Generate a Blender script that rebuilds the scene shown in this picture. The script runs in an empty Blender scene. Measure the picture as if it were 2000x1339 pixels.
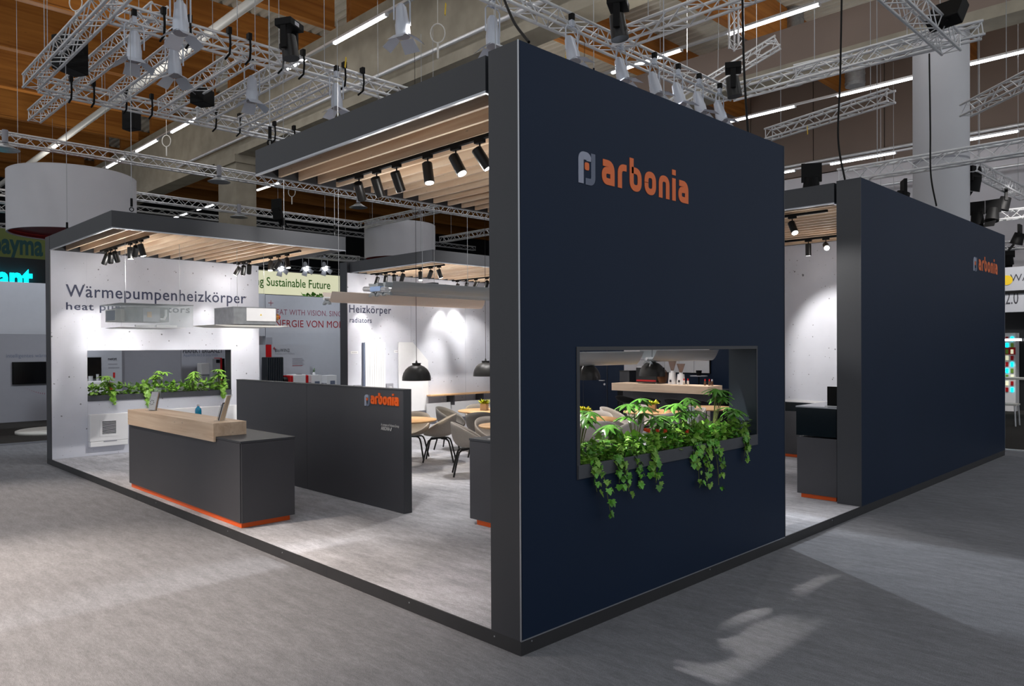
import bpy, math, random
from mathutils import Vector, Matrix, Quaternion
random.seed(7)
C = bpy.context.scene.collection
PI = math.pi
# ------------------------------------------------------------------ camera
CF, CSY = 1466.795, 17.353
CAM = Vector((-3.4537, -3.4325, 2.0092))
_a, _pt, _ro = PI/4+0.0069, -0.0061, -0.0051
FW = Vector((math.cos(_a)*math.cos(_pt), math.sin(_a)*math.cos(_pt), math.sin(_pt)))
_R = Vector((math.sin(_a), -math.cos(_a), 0)); _U = _R.cross(FW)
RT = _R*math.cos(_ro)+_U*math.sin(_ro); UP = -_R*math.sin(_ro)+_U*math.cos(_ro)
cd = bpy.data.cameras.new('camera'); cam = bpy.data.objects.new('camera', cd); C.objects.link(cam)
cd.sensor_width = 36; cd.lens = CF/2000*36; cd.shift_y = CSY/2000; cd.clip_end = 300; cd.clip_start = .05
cam.matrix_world = Matrix(((RT.x, UP.x, -FW.x, CAM.x), (RT.y, UP.y, -FW.y, CAM.y), (RT.z, UP.z, -FW.z, CAM.z), (0, 0, 0, 1)))
bpy.context.scene.camera = cam
def at(px, py, **k):            # the point of a known plane that the photograph shows at a pixel
    d = FW+RT*((px-1000)/CF)-UP*((py-669.5-CSY)/CF)
    ax, v = list(k.items())[0]; i = 'xyz'.index(ax)
    return CAM+d*((v-CAM[i])/d[i])
# ------------------------------------------------------------------ light of the hall
sc = bpy.context.scene
sc.view_settings.view_transform = 'Standard'; sc.view_settings.look = 'None'
sc.view_settings.gamma = 1; sc.view_settings.use_curve_mapping = False
sc.view_settings.exposure = 0.12
w = bpy.data.worlds.new('hall_air'); sc.world = w; w.use_nodes = True
w.node_tree.nodes['Background'].inputs[0].default_value = (.92, .96, 1, 1)
w.node_tree.nodes['Background'].inputs[1].default_value = .50
def lamp(kind, name, loc, energy, aim=None, color=(1, 1, 1), **kw):
    l = bpy.data.lights.new(name, kind); l.energy = energy; l.color = color
    for k, v in kw.items(): setattr(l, k, v)
    o = bpy.data.objects.new(name, l); C.objects.link(o); o.location = loc
    if aim is not None: o.rotation_euler = (Vector(aim)-Vector(loc)).to_track_quat('-Z', 'Y').to_euler()
    return o
WARM, COOL, NEUT = (1, .84, .70), (.86, .93, 1), (1, .96, .92)
for x in (-7, 0, 7, 14, 21):     # rows of hall luminaires along the roof
    lamp('AREA', 'hall_luminaire_row', (x, 6, 11.6), 210, (x, 6, 0), (.95, .97, 1), shape='RECTANGLE', size=.5, size_y=34)
for x, y in ((-5, 14), (3, 18), (4, 30), (9, 4), (16, 16), (20, 4)):     # upward fill added to brighten the roof, no fixtures on the rig
    lamp('AREA', 'ceiling_fill', (x, y, 7.6), 130, (x, y, 14), (1, .97, .92), shape='DISK', size=1.2)
for p, a, e in (((3.4, 4.5, 6.9), (1.6, 11.5, .7), 1500), ((8.6, 4.5, 6.9), (7.4, 11.5, .9), 1300), ((6.0, 4.8, 6.9), (2.0, 5.0, .8), 500)):   # fill spots added at rig height to brighten the lower walls and partition
    lamp('SPOT', 'added_wall_fill', p, e, a, NEUT, spot_size=math.radians(44), spot_blend=.8, shadow_soft_size=.08)
for x in (1.0, 5.0, 9.0): lamp('SPOT', 'neighbour_stand_fill', (x, 12.9, 6.6), 420, (x+.6, 15.6, 1.9), COOL, spot_size=math.radians(75), spot_blend=.7, shadow_soft_size=.08)  # fill spots added to brighten the neighbour's grey front walls
lamp('SPOT', 'neighbour_stand_fill', (2.5, 17.5, 3.6), 120, (1.6, 20.8, 1.4), COOL, spot_size=math.radians(80), spot_blend=.8, shadow_soft_size=.1)  # added fill for the neighbour's back wall
lamp('SPOT', 'side_stand_fill', (18.0, .5, 6.5), 900, (22, 1.6, 3.6), NEUT, spot_size=math.radians(60), spot_blend=.7, shadow_soft_size=.1)  # fill spot added to brighten the white banner
# profile lamps on the rig that throw pools of light on the aisle carpet
lamp('SPOT', 'aisle_spot', (-6.0, 5.6, 7.0), 5600, (-2.6, 3.4, 0), WARM, spot_size=math.radians(46), spot_blend=.85, shadow_soft_size=.12)
lamp('SPOT', 'aisle_spot', (-4.0, 9.5, 7.0), 1700, (-2.2, 7.6, 0), WARM, spot_size=math.radians(48), spot_blend=.7, shadow_soft_size=.12)
lamp('SPOT', 'aisle_spot', (4.3, 4.3, 6.7), 1500, (-1.2, 1.4, 0), (1, .97, .95), spot_size=math.radians(30), spot_blend=.35, shadow_soft_size=.06)
for (x, y, tx, ty, e, s) in ((3.2, 4.4, 1.6, -1.6, 900, 26), (6.4, 4.4, 4.6, -1.0, 1100, 24), (8.4, 4.4, 5.6, -1.7, 750, 20), (10.2, 4.4, 4.2, -2.6, 700, 16)):
    lamp('SPOT', 'aisle_spot', (x, y, 6.9), e, (tx, ty, 0), COOL, spot_size=math.radians(s), spot_blend=.2, shadow_soft_size=.07)
# ------------------------------------------------------------------ helpers
class MB:
    def __init__(s): s.v = []; s.f = []; s.sm = []
    def add(s, vs, fs, smooth=False):
        b = len(s.v); s.v += [tuple(x) for x in vs]; s.f += [tuple(i+b for i in f) for f in fs]; s.sm += [smooth]*len(fs); return s
    def box(s, x0, y0, z0, x1, y1, z1):
        return s.add([(x0,y0,z0),(x1,y0,z0),(x1,y1,z0),(x0,y1,z0),(x0,y0,z1),(x1,y0,z1),(x1,y1,z1),(x0,y1,z1)],
                     [(3,2,1,0),(4,5,6,7),(0,1,5,4),(1,2,6,5),(2,3,7,6),(3,0,4,7)])
    def obox(s, c, sz, q):
        c = Vector(c); hx, hy, hz = (k/2 for k in sz)
        vs = [c+q@Vector((a*hx, b*hy, d*hz)) for d in (-1, 1) for a, b in ((-1,-1),(1,-1),(1,1),(-1,1))]
        return s.add(vs, [(3,2,1,0),(4,5,6,7),(0,1,5,4),(1,2,6,5),(2,3,7,6),(3,0,4,7)])
    def cyl(s, p0, p1, r0, r1=None, n=10, cap=True, smooth=True):
        p0 = Vector(p0); p1 = Vector(p1); r1 = r0 if r1 is None else r1
        d = (p1-p0).normalized(); a = d.orthogonal().normalized(); b = d.cross(a)
        vs = []
        for p, r in ((p0, r0), (p1, r1)):
            vs += [p+(a*math.cos(2*PI*i/n)+b*math.sin(2*PI*i/n))*r for i in range(n)]
        s.add(vs, [(i, (i+1) % n, n+(i+1) % n, n+i) for i in range(n)], smooth)
        if cap: s.add(vs, [tuple(range(n-1, -1, -1)), tuple(range(n, 2*n))])
        return s
    def tube(s, pts, r, n=6):
        pts = [Vector(p) for p in pts]; rings = []
        a = (pts[1]-pts[0]).orthogonal().normalized()
        for i, p in enumerate(pts):
            d = (pts[min(i+1, len(pts)-1)]-pts[max(i-1, 0)]).normalized()
            a = (a-d*a.dot(d)).normalized(); b = d.cross(a)
            rings.append([p+(a*math.cos(2*PI*k/n)+b*math.sin(2*PI*k/n))*r for k in range(n)])
        vs = [v for q in rings for v in q]
        fs = [(i*n+k, i*n+(k+1) % n, (i+1)*n+(k+1) % n, (i+1)*n+k) for i in range(len(pts)-1) for k in range(n)]
        s.add(vs, fs, True); m = len(vs)
        return s.add(vs, [tuple(range(n-1, -1, -1)), tuple(range(m-n, m))])
    def lathe(s, prof, c=(0,0,0), n=24, smooth=True):
        vs = [(c[0]+r*math.cos(2*PI*k/n), c[1]+r*math.sin(2*PI*k/n), c[2]+z) for r, z in prof for k in range(n)]
        fs = [(i*n+k, i*n+(k+1) % n, (i+1)*n+(k+1) % n, (i+1)*n+k) for i in range(len(prof)-1) for k in range(n)]
        return s.add(vs, fs, smooth)
    def prism(s, poly, fn, d0, d1):
        n = len(poly); vs = [fn(u, v, d0) for u, v in poly]+[fn(u, v, d1) for u, v in poly]
        return s.add(vs, [tuple(range(n-1, -1, -1)), tuple(range(n, 2*n))]+[(i, (i+1) % n, n+(i+1) % n, n+i) for i in range(n)])
    def strip(s, L, Rr, fn, d0, d1, closed=False):      # band between two outlines, with thickness
        n = len(L); vs = [fn(*p, d1) for p in L]+[fn(*p, d1) for p in Rr]+[fn(*p, d0) for p in L]+[fn(*p, d0) for p in Rr]
        fs = []
        for i in range(n if closed else n-1):
            j = (i+1) % n
            fs += [(i, j, n+j, n+i), (2*n+i, 3*n+i, 3*n+j, 2*n+j), (i, 2*n+i, 2*n+j, j), (n+i, n+j, 3*n+j, 3*n+i)]
        if not closed: fs += [(0, n, 3*n, 2*n), (n-1, 3*n-1, 4*n-1, 2*n-1)]
        return s.add(vs, fs)
    def mesh(s, name, m):
        me = bpy.data.meshes.new(name); me.from_pydata(s.v, [], s.f); me.validate()
        if len(me.polygons) == len(s.sm): me.polygons.foreach_set('use_smooth', s.sm)
        if m: me.materials.append(m)
        return me
def wloc(o):
    p = Vector((0, 0, 0))
    while o is not None: p += o.location; o = o.parent
    return p
def link(name, me, parent=None, loc=(0, 0, 0)):
    o = bpy.data.objects.new(name, me); C.objects.link(o); o.location = loc
    if parent is not None: o.parent = parent
    return o
def part(name, mb, m, parent=None, world=True, bevel=0, label=None):   # world: the shape is given in world coordinates
    if parent is not None and world:
        p = wloc(parent); mb.v = [(v[0]-p.x, v[1]-p.y, v[2]-p.z) for v in mb.v]
    o = link(name, mb.mesh(name, m), parent)
    if bevel:
        b = o.modifiers.new('soft', 'BEVEL'); b.width = bevel; b.segments = 2; b.limit_method = 'ANGLE'
    if label: o['label'] = label
    return o
def tag(o, label=None, cat=None, group=None, kind=None):
    if label: o['label'] = label
    if cat: o['category'] = cat
    if group: o['group'] = group
    if kind: o['kind'] = kind
    return o
def thing(name, label, cat, loc=(0, 0, 0), rz=0, group=None):
    o = bpy.data.objects.new(name, None); C.objects.link(o); o.location = loc; o.rotation_euler = (0, 0, rz)
    o.empty_display_size = .1
    return tag(o, label, cat, group)
def dup(root, loc, rz=None, label=None, group=None):
    r = root.copy(); C.objects.link(r); r.location = loc
    if rz is not None: r.rotation_euler = (0, 0, rz)
    if label: r['label'] = label
    if group: r['group'] = group
    for ch in list(root.children):
        c = ch.copy(); C.objects.link(c); c.parent = r
        for g in list(ch.children):
            d = g.copy(); C.objects.link(d); d.parent = c
    return r
def struct(name, mb, m, parent=None):
    o = part(name, mb, m, parent)
    o['kind'] = 'structure'; return o
ORD = ['first','second','third','fourth','fifth','sixth','seventh','eighth','ninth','tenth','eleventh','twelfth','thirteenth','fourteenth','fifteenth','sixteenth']
# ------------------------------------------------------------------ materials
def rgb(r, g, b):
    f = lambda c: (c/255/12.92) if c/255 <= .04045 else ((c/255+.055)/1.055)**2.4
    return (f(r), f(g), f(b), 1)
def mat(name, col, rough=.5, metal=0, emit=0, noise=0, nscale=8, stretch=(1,1,1), bump=0, alpha=1, trans=0, spec=.5, rand=0, emcol=None):
    m = bpy.data.materials.new(name); m.use_nodes = True; nt = m.node_tree; b = nt.nodes['Principled BSDF']
    b.inputs['Base Color'].default_value = col; b.inputs['Roughness'].default_value = rough; b.inputs['Metallic'].default_value = metal
    b.inputs['Specular IOR Level'].default_value = spec; b.inputs['Alpha'].default_value = alpha; b.inputs['Transmission Weight'].default_value = trans
    if emit: b.inputs['Emission Color'].default_value = emcol or col; b.inputs['Emission Strength'].default_value = emit
    if noise or bump or rand:
        tc = nt.nodes.new('ShaderNodeTexCoord'); mp = nt.nodes.new('ShaderNodeMapping'); mp.inputs['Scale'].default_value = stretch
        nt.links.new(tc.outputs['Object'], mp.inputs[0])
        nz = nt.nodes.new('ShaderNodeTexNoise'); nz.inputs['Scale'].default_value = nscale; nz.inputs['Detail'].default_value = 6
        oi = nt.nodes.new('ShaderNodeObjectInfo'); va = nt.nodes.new('ShaderNodeVectorMath'); va.operation = 'ADD'
        sc3 = nt.nodes.new('ShaderNodeMath'); sc3.operation = 'MULTIPLY'; sc3.inputs[1].default_value = 37 if rand else 0
        nt.links.new(oi.outputs['Random'], sc3.inputs[0]); nt.links.new(mp.outputs[0], va.inputs[0]); nt.links.new(sc3.outputs[0], va.inputs[1])
        nt.links.new(va.outputs[0], nz.inputs[0])
        mr = nt.nodes.new('ShaderNodeMapRange'); mr.inputs[1].default_value = .25; mr.inputs[2].default_value = .75
        mr.inputs[3].default_value = 1-noise; mr.inputs[4].default_value = 1+noise
        nt.links.new(nz.outputs[0], mr.inputs[0])
        hs = nt.nodes.new('ShaderNodeHueSaturation'); hs.inputs['Color'].default_value = col
        if rand:
            m2 = nt.nodes.new('ShaderNodeMapRange'); m2.inputs[3].default_value = 1-rand; m2.inputs[4].default_value = 1+rand
            nt.links.new(oi.outputs['Random'], m2.inputs[0]); mm = nt.nodes.new('ShaderNodeMath'); mm.operation = 'MULTIPLY'
            nt.links.new(mr.outputs[0], mm.inputs[0]); nt.links.new(m2.outputs[0], mm.inputs[1]); nt.links.new(mm.outputs[0], hs.inputs['Value'])
        else: nt.links.new(mr.outputs[0], hs.inputs['Value'])
        nt.links.new(hs.outputs[0], b.inputs['Base Color'])
        if bump:
            bp = nt.nodes.new('ShaderNodeBump'); bp.inputs['Strength'].default_value = bump; bp.inputs['Distance'].default_value = .02
            nt.links.new(nz.outputs[0], bp.inputs['Height']); nt.links.new(bp.outputs[0], b.inputs['Normal'])
    return m
def carpet(name, col, big, bigscale, streak, var2=.12):
    m = bpy.data.materials.new(name); m.use_nodes = True; nt = m.node_tree; b = nt.nodes['Principled BSDF']; N = nt.nodes.new; L = nt.links.new
    b.inputs['Roughness'].default_value = .95; b.inputs['Specular IOR Level'].default_value = .15
    tc = N('ShaderNodeTexCoord')
    def nz(scale, stretch, det=5, rot=0):
        mp = N('ShaderNodeMapping'); mp.inputs['Scale'].default_value = stretch; mp.inputs['Rotation'].default_value = (0, 0, rot)
        L(tc.outputs['Object'], mp.inputs[0]); n = N('ShaderNodeTexNoise'); n.inputs['Scale'].default_value = scale; n.inputs['Detail'].default_value = det
        L(mp.outputs[0], n.inputs[0]); return n
    def rng(n, a):
        r = N('ShaderNodeMapRange'); r.inputs[1].default_value = .3; r.inputs[2].default_value = .7; r.inputs[3].default_value = 1-a; r.inputs[4].default_value = 1+a
        L(n.outputs[0], r.inputs[0]); return r
    def mul(a, c):
        x = N('ShaderNodeMath'); x.operation = 'MULTIPLY'; L(a.outputs[0], x.inputs[0]); L(c.outputs[0], x.inputs[1]); return x
    fine = nz(170, (1, 1, 1), 2); st = nz(14, (1, .22, 1), 6, .25); lg = nz(bigscale, (1, .6, 1), 5); st2 = nz(55, (1, .3, 1), 3, .25)
    v = mul(mul(rng(fine, .28), rng(st, streak)), mul(rng(lg, big), rng(st2, var2)))
    hs = N('ShaderNodeHueSaturation'); hs.inputs['Color'].default_value = col; L(v.outputs[0], hs.inputs['Value']); L(hs.outputs[0], b.inputs['Base Color'])
    bp = N('ShaderNodeBump'); bp.inputs['Strength'].default_value = .35; bp.inputs['Distance'].default_value = .01; L(fine.outputs[0], bp.inputs['Height']); L(bp.outputs[0], b.inputs['Normal'])
    return m
def concrete(name, col, pores=1.0, mott=.07):
    m = bpy.data.materials.new(name); m.use_nodes = True; nt = m.node_tree; b = nt.nodes['Principled BSDF']; N = nt.nodes.new; L = nt.links.new
    b.inputs['Roughness'].default_value = .7; b.inputs['Specular IOR Level'].default_value = .25
    tc = N('ShaderNodeTexCoord'); n1 = N('ShaderNodeTexNoise'); n1.inputs['Scale'].default_value = 1.6; n1.inputs['Detail'].default_value = 7; L(tc.outputs['Object'], n1.inputs[0])
    r = N('ShaderNodeMapRange'); r.inputs[1].default_value = .3; r.inputs[2].default_value = .7; r.inputs[3].default_value = 1-mott; r.inputs[4].default_value = 1+mott; L(n1.outputs[0], r.inputs[0])
    fac = r.outputs[0]
    for sca, lim, keep in ((4.6, .10, .25), (8.5, .11, .3), (15, .13, .5)):
        vo = N('ShaderNodeTexVoronoi'); vo.inputs['Scale'].default_value = sca
        n2 = N('ShaderNodeTexNoise'); n2.inputs['Scale'].default_value = 30; L(tc.outputs['Object'], n2.inputs[0])
        mx = N('ShaderNodeMix'); mx.data_type = 'VECTOR'; mx.inputs[0].default_value = .03; L(tc.outputs['Object'], mx.inputs[4]); L(n2.outputs['Color'], mx.inputs[5]); L(mx.outputs[1], vo.inputs[0])
        sp = N('ShaderNodeSeparateColor'); L(vo.outputs['Color'], sp.inputs[0])
        a = N('ShaderNodeMath'); a.operation = 'GREATER_THAN'; a.inputs[1].default_value = 1-(1-keep)*pores; L(sp.outputs[0], a.inputs[0])
        rr = N('ShaderNodeMath'); rr.operation = 'MULTIPLY'; rr.inputs[1].default_value = lim; L(sp.outputs[1], rr.inputs[0])
        c = N('ShaderNodeMath'); c.operation = 'LESS_THAN'; L(vo.outputs['Distance'], c.inputs[0]); L(rr.outputs[0], c.inputs[1])
        d = N('ShaderNodeMath'); d.operation = 'MULTIPLY'; L(a.outputs[0], d.inputs[0]); L(c.outputs[0], d.inputs[1])
        e = N('ShaderNodeMath'); e.operation = 'MULTIPLY_ADD'; e.inputs[1].default_value = -.72; e.inputs[2].default_value = 1; L(d.outputs[0], e.inputs[0])
        f = N('ShaderNodeMath'); f.operation = 'MULTIPLY'; L(fac, f.inputs[0]); L(e.outputs[0], f.inputs[1]); fac = f.outputs[0]
    hs = N('ShaderNodeHueSaturation'); hs.inputs['Color'].default_value = col; L(fac, hs.inputs['Value']); L(hs.outputs[0], b.inputs['Base Color'])
    return m
def wood(name, c0, c1, axis, sc_=1.0, rough=.5, rand=1):
    m = bpy.data.materials.new(name); m.use_nodes = True; nt = m.node_tree; b = nt.nodes['Principled BSDF']; N = nt.nodes.new; L = nt.links.new
    b.inputs['Roughness'].default_value = rough; b.inputs['Specular IOR Level'].default_value = .3
    tc = N('ShaderNodeTexCoord'); mp = N('ShaderNodeMapping'); s = [16*sc_]*3; s['xyz'.index(axis)] = .9*sc_; mp.inputs['Scale'].default_value = s; L(tc.outputs['Object'], mp.inputs[0])
    oi = N('ShaderNodeObjectInfo'); k = N('ShaderNodeMath'); k.operation = 'MULTIPLY'; k.inputs[1].default_value = 53*rand; L(oi.outputs['Random'], k.inputs[0])
    va = N('ShaderNodeVectorMath'); va.operation = 'ADD'; L(mp.outputs[0], va.inputs[0]); L(k.outputs[0], va.inputs[1])
    n = N('ShaderNodeTexNoise'); n.inputs['Scale'].default_value = 1; n.inputs['Detail'].default_value = 7; n.inputs['Distortion'].default_value = .8; L(va.outputs[0], n.inputs[0])
    cr = N('ShaderNodeValToRGB'); cr.color_ramp.elements[0].position = .32; cr.color_ramp.elements[1].position = .68; cr.color_ramp.elements[0].color = c0; cr.color_ramp.elements[1].color = c1
    L(n.outputs[0], cr.inputs[0])
    mk = N('ShaderNodeMapping'); s2 = [3.2*sc_]*3; s2['xyz'.index(axis)] = 1.1*sc_; mk.inputs['Scale'].default_value = s2; L(tc.outputs['Object'], mk.inputs[0])
    vb = N('ShaderNodeVectorMath'); vb.operation = 'ADD'; L(mk.outputs[0], vb.inputs[0]); L(k.outputs[0], vb.inputs[1])
    vo = N('ShaderNodeTexVoronoi'); L(vb.outputs[0], vo.inputs[0])
    kr = N('ShaderNodeMapRange'); kr.inputs[1].default_value = .02; kr.inputs[2].default_value = .12; kr.inputs[3].default_value = .62; kr.inputs[4].default_value = 1; L(vo.outputs[0], kr.inputs[0])
    hs = N('ShaderNodeHueSaturation'); L(cr.outputs[0], hs.inputs['Color']); L(kr.outputs[0], hs.inputs['Value'])
    L(hs.outputs[0], b.inputs['Base Color']); return m
M = dict(
 navy=mat('navy_laminate', rgb(21, 37, 60), .5, noise=.05, nscale=1.2, spec=.2),
 edge=mat('anthracite_laminate', rgb(58, 59, 64), .38, noise=.04, nscale=2),
 edge2=mat('anthracite_fascia', rgb(59, 61, 66), .5, noise=.04, nscale=2),
 dark=mat('charcoal_cabinet', rgb(68, 68, 73), .42, noise=.05, nscale=2),
 teal=mat('dark_teal_glass', rgb(16, 26, 32), .15),
 plinth=mat('black_plinth', rgb(44, 44, 47), .55, noise=.1, nscale=6),
 alu=mat('aluminium', rgb(222, 223, 226), .35, .55, noise=.06, nscale=5),
 alutrim=mat('aluminium_trim', rgb(190, 192, 198), .3, .8),
 white=mat('white_lacquer', rgb(232, 232, 234), .4, noise=.02),
 offwhite=mat('warm_white', rgb(214, 212, 206), .5, noise=.03),
 black=mat('black_plastic', rgb(9, 9, 10), .6, spec=.2),
 blackm=mat('black_metal', rgb(13, 13, 14), .4),
 orange=mat('orange_laminate', rgb(238, 96, 20), .45),
 logo=mat('orange_vinyl', rgb(238, 116, 56), .5),
 lav=mat('light_grey_vinyl', rgb(158, 163, 182), .5),
 slate=mat('slate_grey_vinyl', rgb(104, 112, 132), .5),
 ink=mat('blue_grey_lettering', rgb(58, 64, 90), .6),
 concrete=concrete('fair_faced_concrete_panel', rgb(206, 208, 218), 1.0),
 hallconc=concrete('hall_concrete', rgb(150, 143, 128), .0, .16),
 slatw=wood('spruce_slat', rgb(224, 190, 158), rgb(243, 220, 194), 'y'),
 woodc=wood('oak_counter', rgb(210, 180, 152), rgb(233, 209, 184), 'y', .8),
 woodt=wood('oak_table', rgb(190, 148, 104), rgb(220, 180, 136), 'x', .8),
 glulam=wood('glulam', rgb(150, 90, 34), rgb(188, 124, 56), 'x', .35),
 deck=mat('corrugated_deck', rgb(212, 208, 196), .5, .1, noise=.08, nscale=.7),
 shell=mat('taupe_fabric', rgb(158, 150, 142), .85, noise=.07, nscale=60, bump=.1),
 shellw=mat('light_grey_fabric', rgb(168, 162, 158), .85, noise=.06, nscale=60, bump=.1),
 shelld=mat('dark_grey_shell', rgb(112, 108, 104), .6, noise=.04, nscale=20),
 lampsh=mat('black_enamel', rgb(40, 39, 38), .42),
 lampin=mat('lamp_inside', rgb(225, 222, 214), .5),
 emitw=mat('led_tube', (1, 1, 1, 1), .5, emit=9, emcol=(.93, .96, 1, 1)),
 emits=mat('lit_lens', (1, 1, 1, 1), .5, emit=14, emcol=(1, .97, .93, 1)),
 bulb=mat('warm_bulb', (1, 1, 1, 1), .5, emit=6, emcol=(1, .8, .5, 1)),
 soil=mat('dark_soil', rgb(58, 42, 30), .95, noise=.5, nscale=60, bump=.6),
 leaf=mat('ivy_leaf', rgb(92, 158, 52), .3, rand=.35, noise=.15, nscale=30),
 leafd=mat('schefflera_leaf', rgb(86, 142, 54), .26, rand=.3, noise=.12, nscale=30),
 leafl=mat('bright_leaf', rgb(122, 168, 62), .42, rand=.25, noise=.15, nscale=20),
 leafy=mat('yellow_green_sprig', rgb(196, 204, 40), .5, rand=.2, noise=.15, nscale=30),
 stem=mat('plant_stem', rgb(112, 120, 62), .7),
 flower=mat('orange_flower', rgb(214, 70, 24), .5),
 trough=mat('anthracite_trough', rgb(74, 76, 82), .38, noise=.08, nscale=12),
 acryl=mat('clear_acrylic', rgb(235, 245, 245), .04, alpha=.16, spec=.6),
 paper=mat('printed_paper', rgb(196, 196, 204), .6, noise=.05),
 paperd=mat('dark_leaflet', rgb(46, 42, 44), .5),
 kraft=mat('beige_leaflet', rgb(206, 176, 142), .6),
 blue=mat('blue_pet_bottle', rgb(20, 150, 196), .1, spec=.6),
 galv=mat('galvanised_sheet', rgb(160, 164, 168), .38, .6, noise=.18, nscale=9),
 cream=mat('cream_enamel', rgb(232, 217, 205), .35),
 steelg=mat('grey_enamel', rgb(156, 162, 166), .35, .3),
 blueish=mat('blue_anodised', rgb(132, 158, 200), .3, .4),
 par=mat('silver_lamp_can', rgb(196, 202, 214), .4, .3),
 hallcarpet=carpet('hall_carpet', rgb(122, 123, 128), .12, .35, .13),
 boothcarpet=carpet('booth_carpet', rgb(178, 178, 184), .24, 1.7, .16),
 darkcarpet=carpet('dark_carpet', rgb(52, 50, 48), .1, .5, .1),
 nbgrey=mat('neighbour_grey', rgb(150, 150, 158), .6, noise=.02),
 nblight=mat('neighbour_light_grey', rgb(178, 180, 188), .6, noise=.02),
 red=mat('red_enamel', rgb(190, 20, 26), .4),
 redd=mat('dark_red_fabric', rgb(130, 8, 12), .7),
 fabricw=mat('white_fabric', rgb(206, 206, 212), .8, noise=.03, nscale=2),
 greenb=mat('olive_banner', rgb(108, 122, 66), .7, noise=.1, nscale=.6),
 tealtx=mat('teal_lettering', rgb(6, 70, 74), .6),
 cyan=mat('cyan_neon', rgb(0, 220, 240), .5, emit=2.2, emcol=rgb(0, 230, 250)),
 paleglow=mat('pale_yellow_glow', rgb(238, 238, 206), .6, emit=.55, emcol=rgb(244, 244, 206)),  # added glow in place of the lamplight falling on the sign
 greentx=mat('green_lettering', rgb(92, 176, 74), .6),
 redtx=mat('red_lettering', rgb(150, 20, 30), .6), redtx2=mat('mauve_lettering', rgb(150, 92, 108), .6),
 inkd=mat('dark_lettering', rgb(52, 52, 60), .6), whitetx=mat('white_lettering', rgb(214, 212, 210), .5),
 screen=mat('black_screen', rgb(6, 6, 8), .15),
 taupe=mat('taupe_cladding', rgb(124, 108, 98), .7, noise=.06, nscale=.6),
 lightclad=mat('light_grey_cladding', rgb(206, 203, 208), .7, noise=.03, nscale=.5),
 void=mat('dark_backdrop', rgb(34, 36, 40), .9, noise=.4, nscale=.4),
 rope=mat('steel_cable', rgb(170, 172, 176), .4, .5),
 tile=mat('white_glazed_tile', rgb(206, 206, 210), .15, rand=.05, noise=.02),
 glassb=mat('brown_glass', rgb(120, 84, 60), .1, alpha=.55),
 yellow=mat('yellow_tag', rgb(226, 190, 30), .5),
 colwhite=mat('white_column_paint', rgb(200, 200, 205), .6, noise=.03, nscale=1),
)
# ------------------------------------------------------------------ lettering
_cap = []
def glyphs(s, bold=0, ext=0, space=1.0):
    cu = bpy.data.curves.new('t', 'FONT'); cu.body = s; cu.size = 1; cu.resolution_u = 3; cu.offset = bold; cu.extrude = ext; cu.space_character = space
    o = bpy.data.objects.new('t', cu); C.objects.link(o); dg = bpy.context.evaluated_depsgraph_get(); dg.update()
    me = bpy.data.meshes.new_from_object(o.evaluated_get(dg)); bpy.data.objects.remove(o); bpy.data.curves.remove(cu)
    vs = [tuple(v.co) for v in me.vertices]; fs = [tuple(p.vertices) for p in me.polygons]; bpy.data.meshes.remove(me)
    return vs, fs
def text(s, fn, width, cap, m, parent, depth=0, bold=0, name='lettering', shear=0, label=None, space=1.0):
    if not _cap: _cap.append(max(v[1] for v in glyphs('H')[0]))
    vs, fs = glyphs(s, bold, .5 if depth else 0, space)
    x0 = min(v[0] for v in vs); x1 = max(v[0] for v in vs); kx = width/(x1-x0); ky = cap/_cap[0]
    mb = MB(); mb.add([fn((x-x0)*kx, y*ky, (.004 if not depth else (depth if z > 0 else 0))) for x, y, z in vs], fs)
    return part(name, mb, m, parent, label=label)
def FY(x0, y0, z0): return lambda u, v, d: (x0+u, y0-d, z0+v)            # a face that looks to -Y
def FX(x0, y0, z0): return lambda u, v, d: (x0-d, y0-u, z0+v)            # a face that looks to -X
def rounded(pts, r0, n=8):
    out = [pts[0]]
    for i in range(1, len(pts)-1):
        p, a, b = Vector(pts[i]), Vector(pts[i-1]), Vector(pts[i+1]); la, lb = (a-p).length, (b-p).length; da = (a-p).normalized(); db = (b-p).normalized()
        r = min(r0, la*(.98 if i == 1 else .49), lb*(.98 if i == len(pts)-2 else .49))
        for k in range(n+1):
            t = k/n; q = (p+da*r)*(1-t)**2+p*2*t*(1-t)+(p+db*r)*t*t; out.append((q.x, q.y))
    return out+[pts[-1]]
def stroke(mb, pts, wd, fn, d, r=0):
    if r: pts = rounded(pts, r)
    P = [Vector(p) for p in pts]; Lf = []; Rg = []
    for i, p in enumerate(P):
        t = (P[min(i+1, len(P)-1)]-P[max(i-1, 0)]).normalized(); n = Vector((-t.y, t.x))
        if 0 < i < len(P)-1:
            c = n.dot(Vector((-(P[i]-P[i-1]).normalized().y, (P[i]-P[i-1]).normalized().x))); n = n/max(c, .7)
        Lf.append(p+n*wd/2); Rg.append(p-n*wd/2)
    mb.strip([tuple(p) for p in Lf], [tuple(p) for p in Rg], fn, 0, d)
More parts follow.
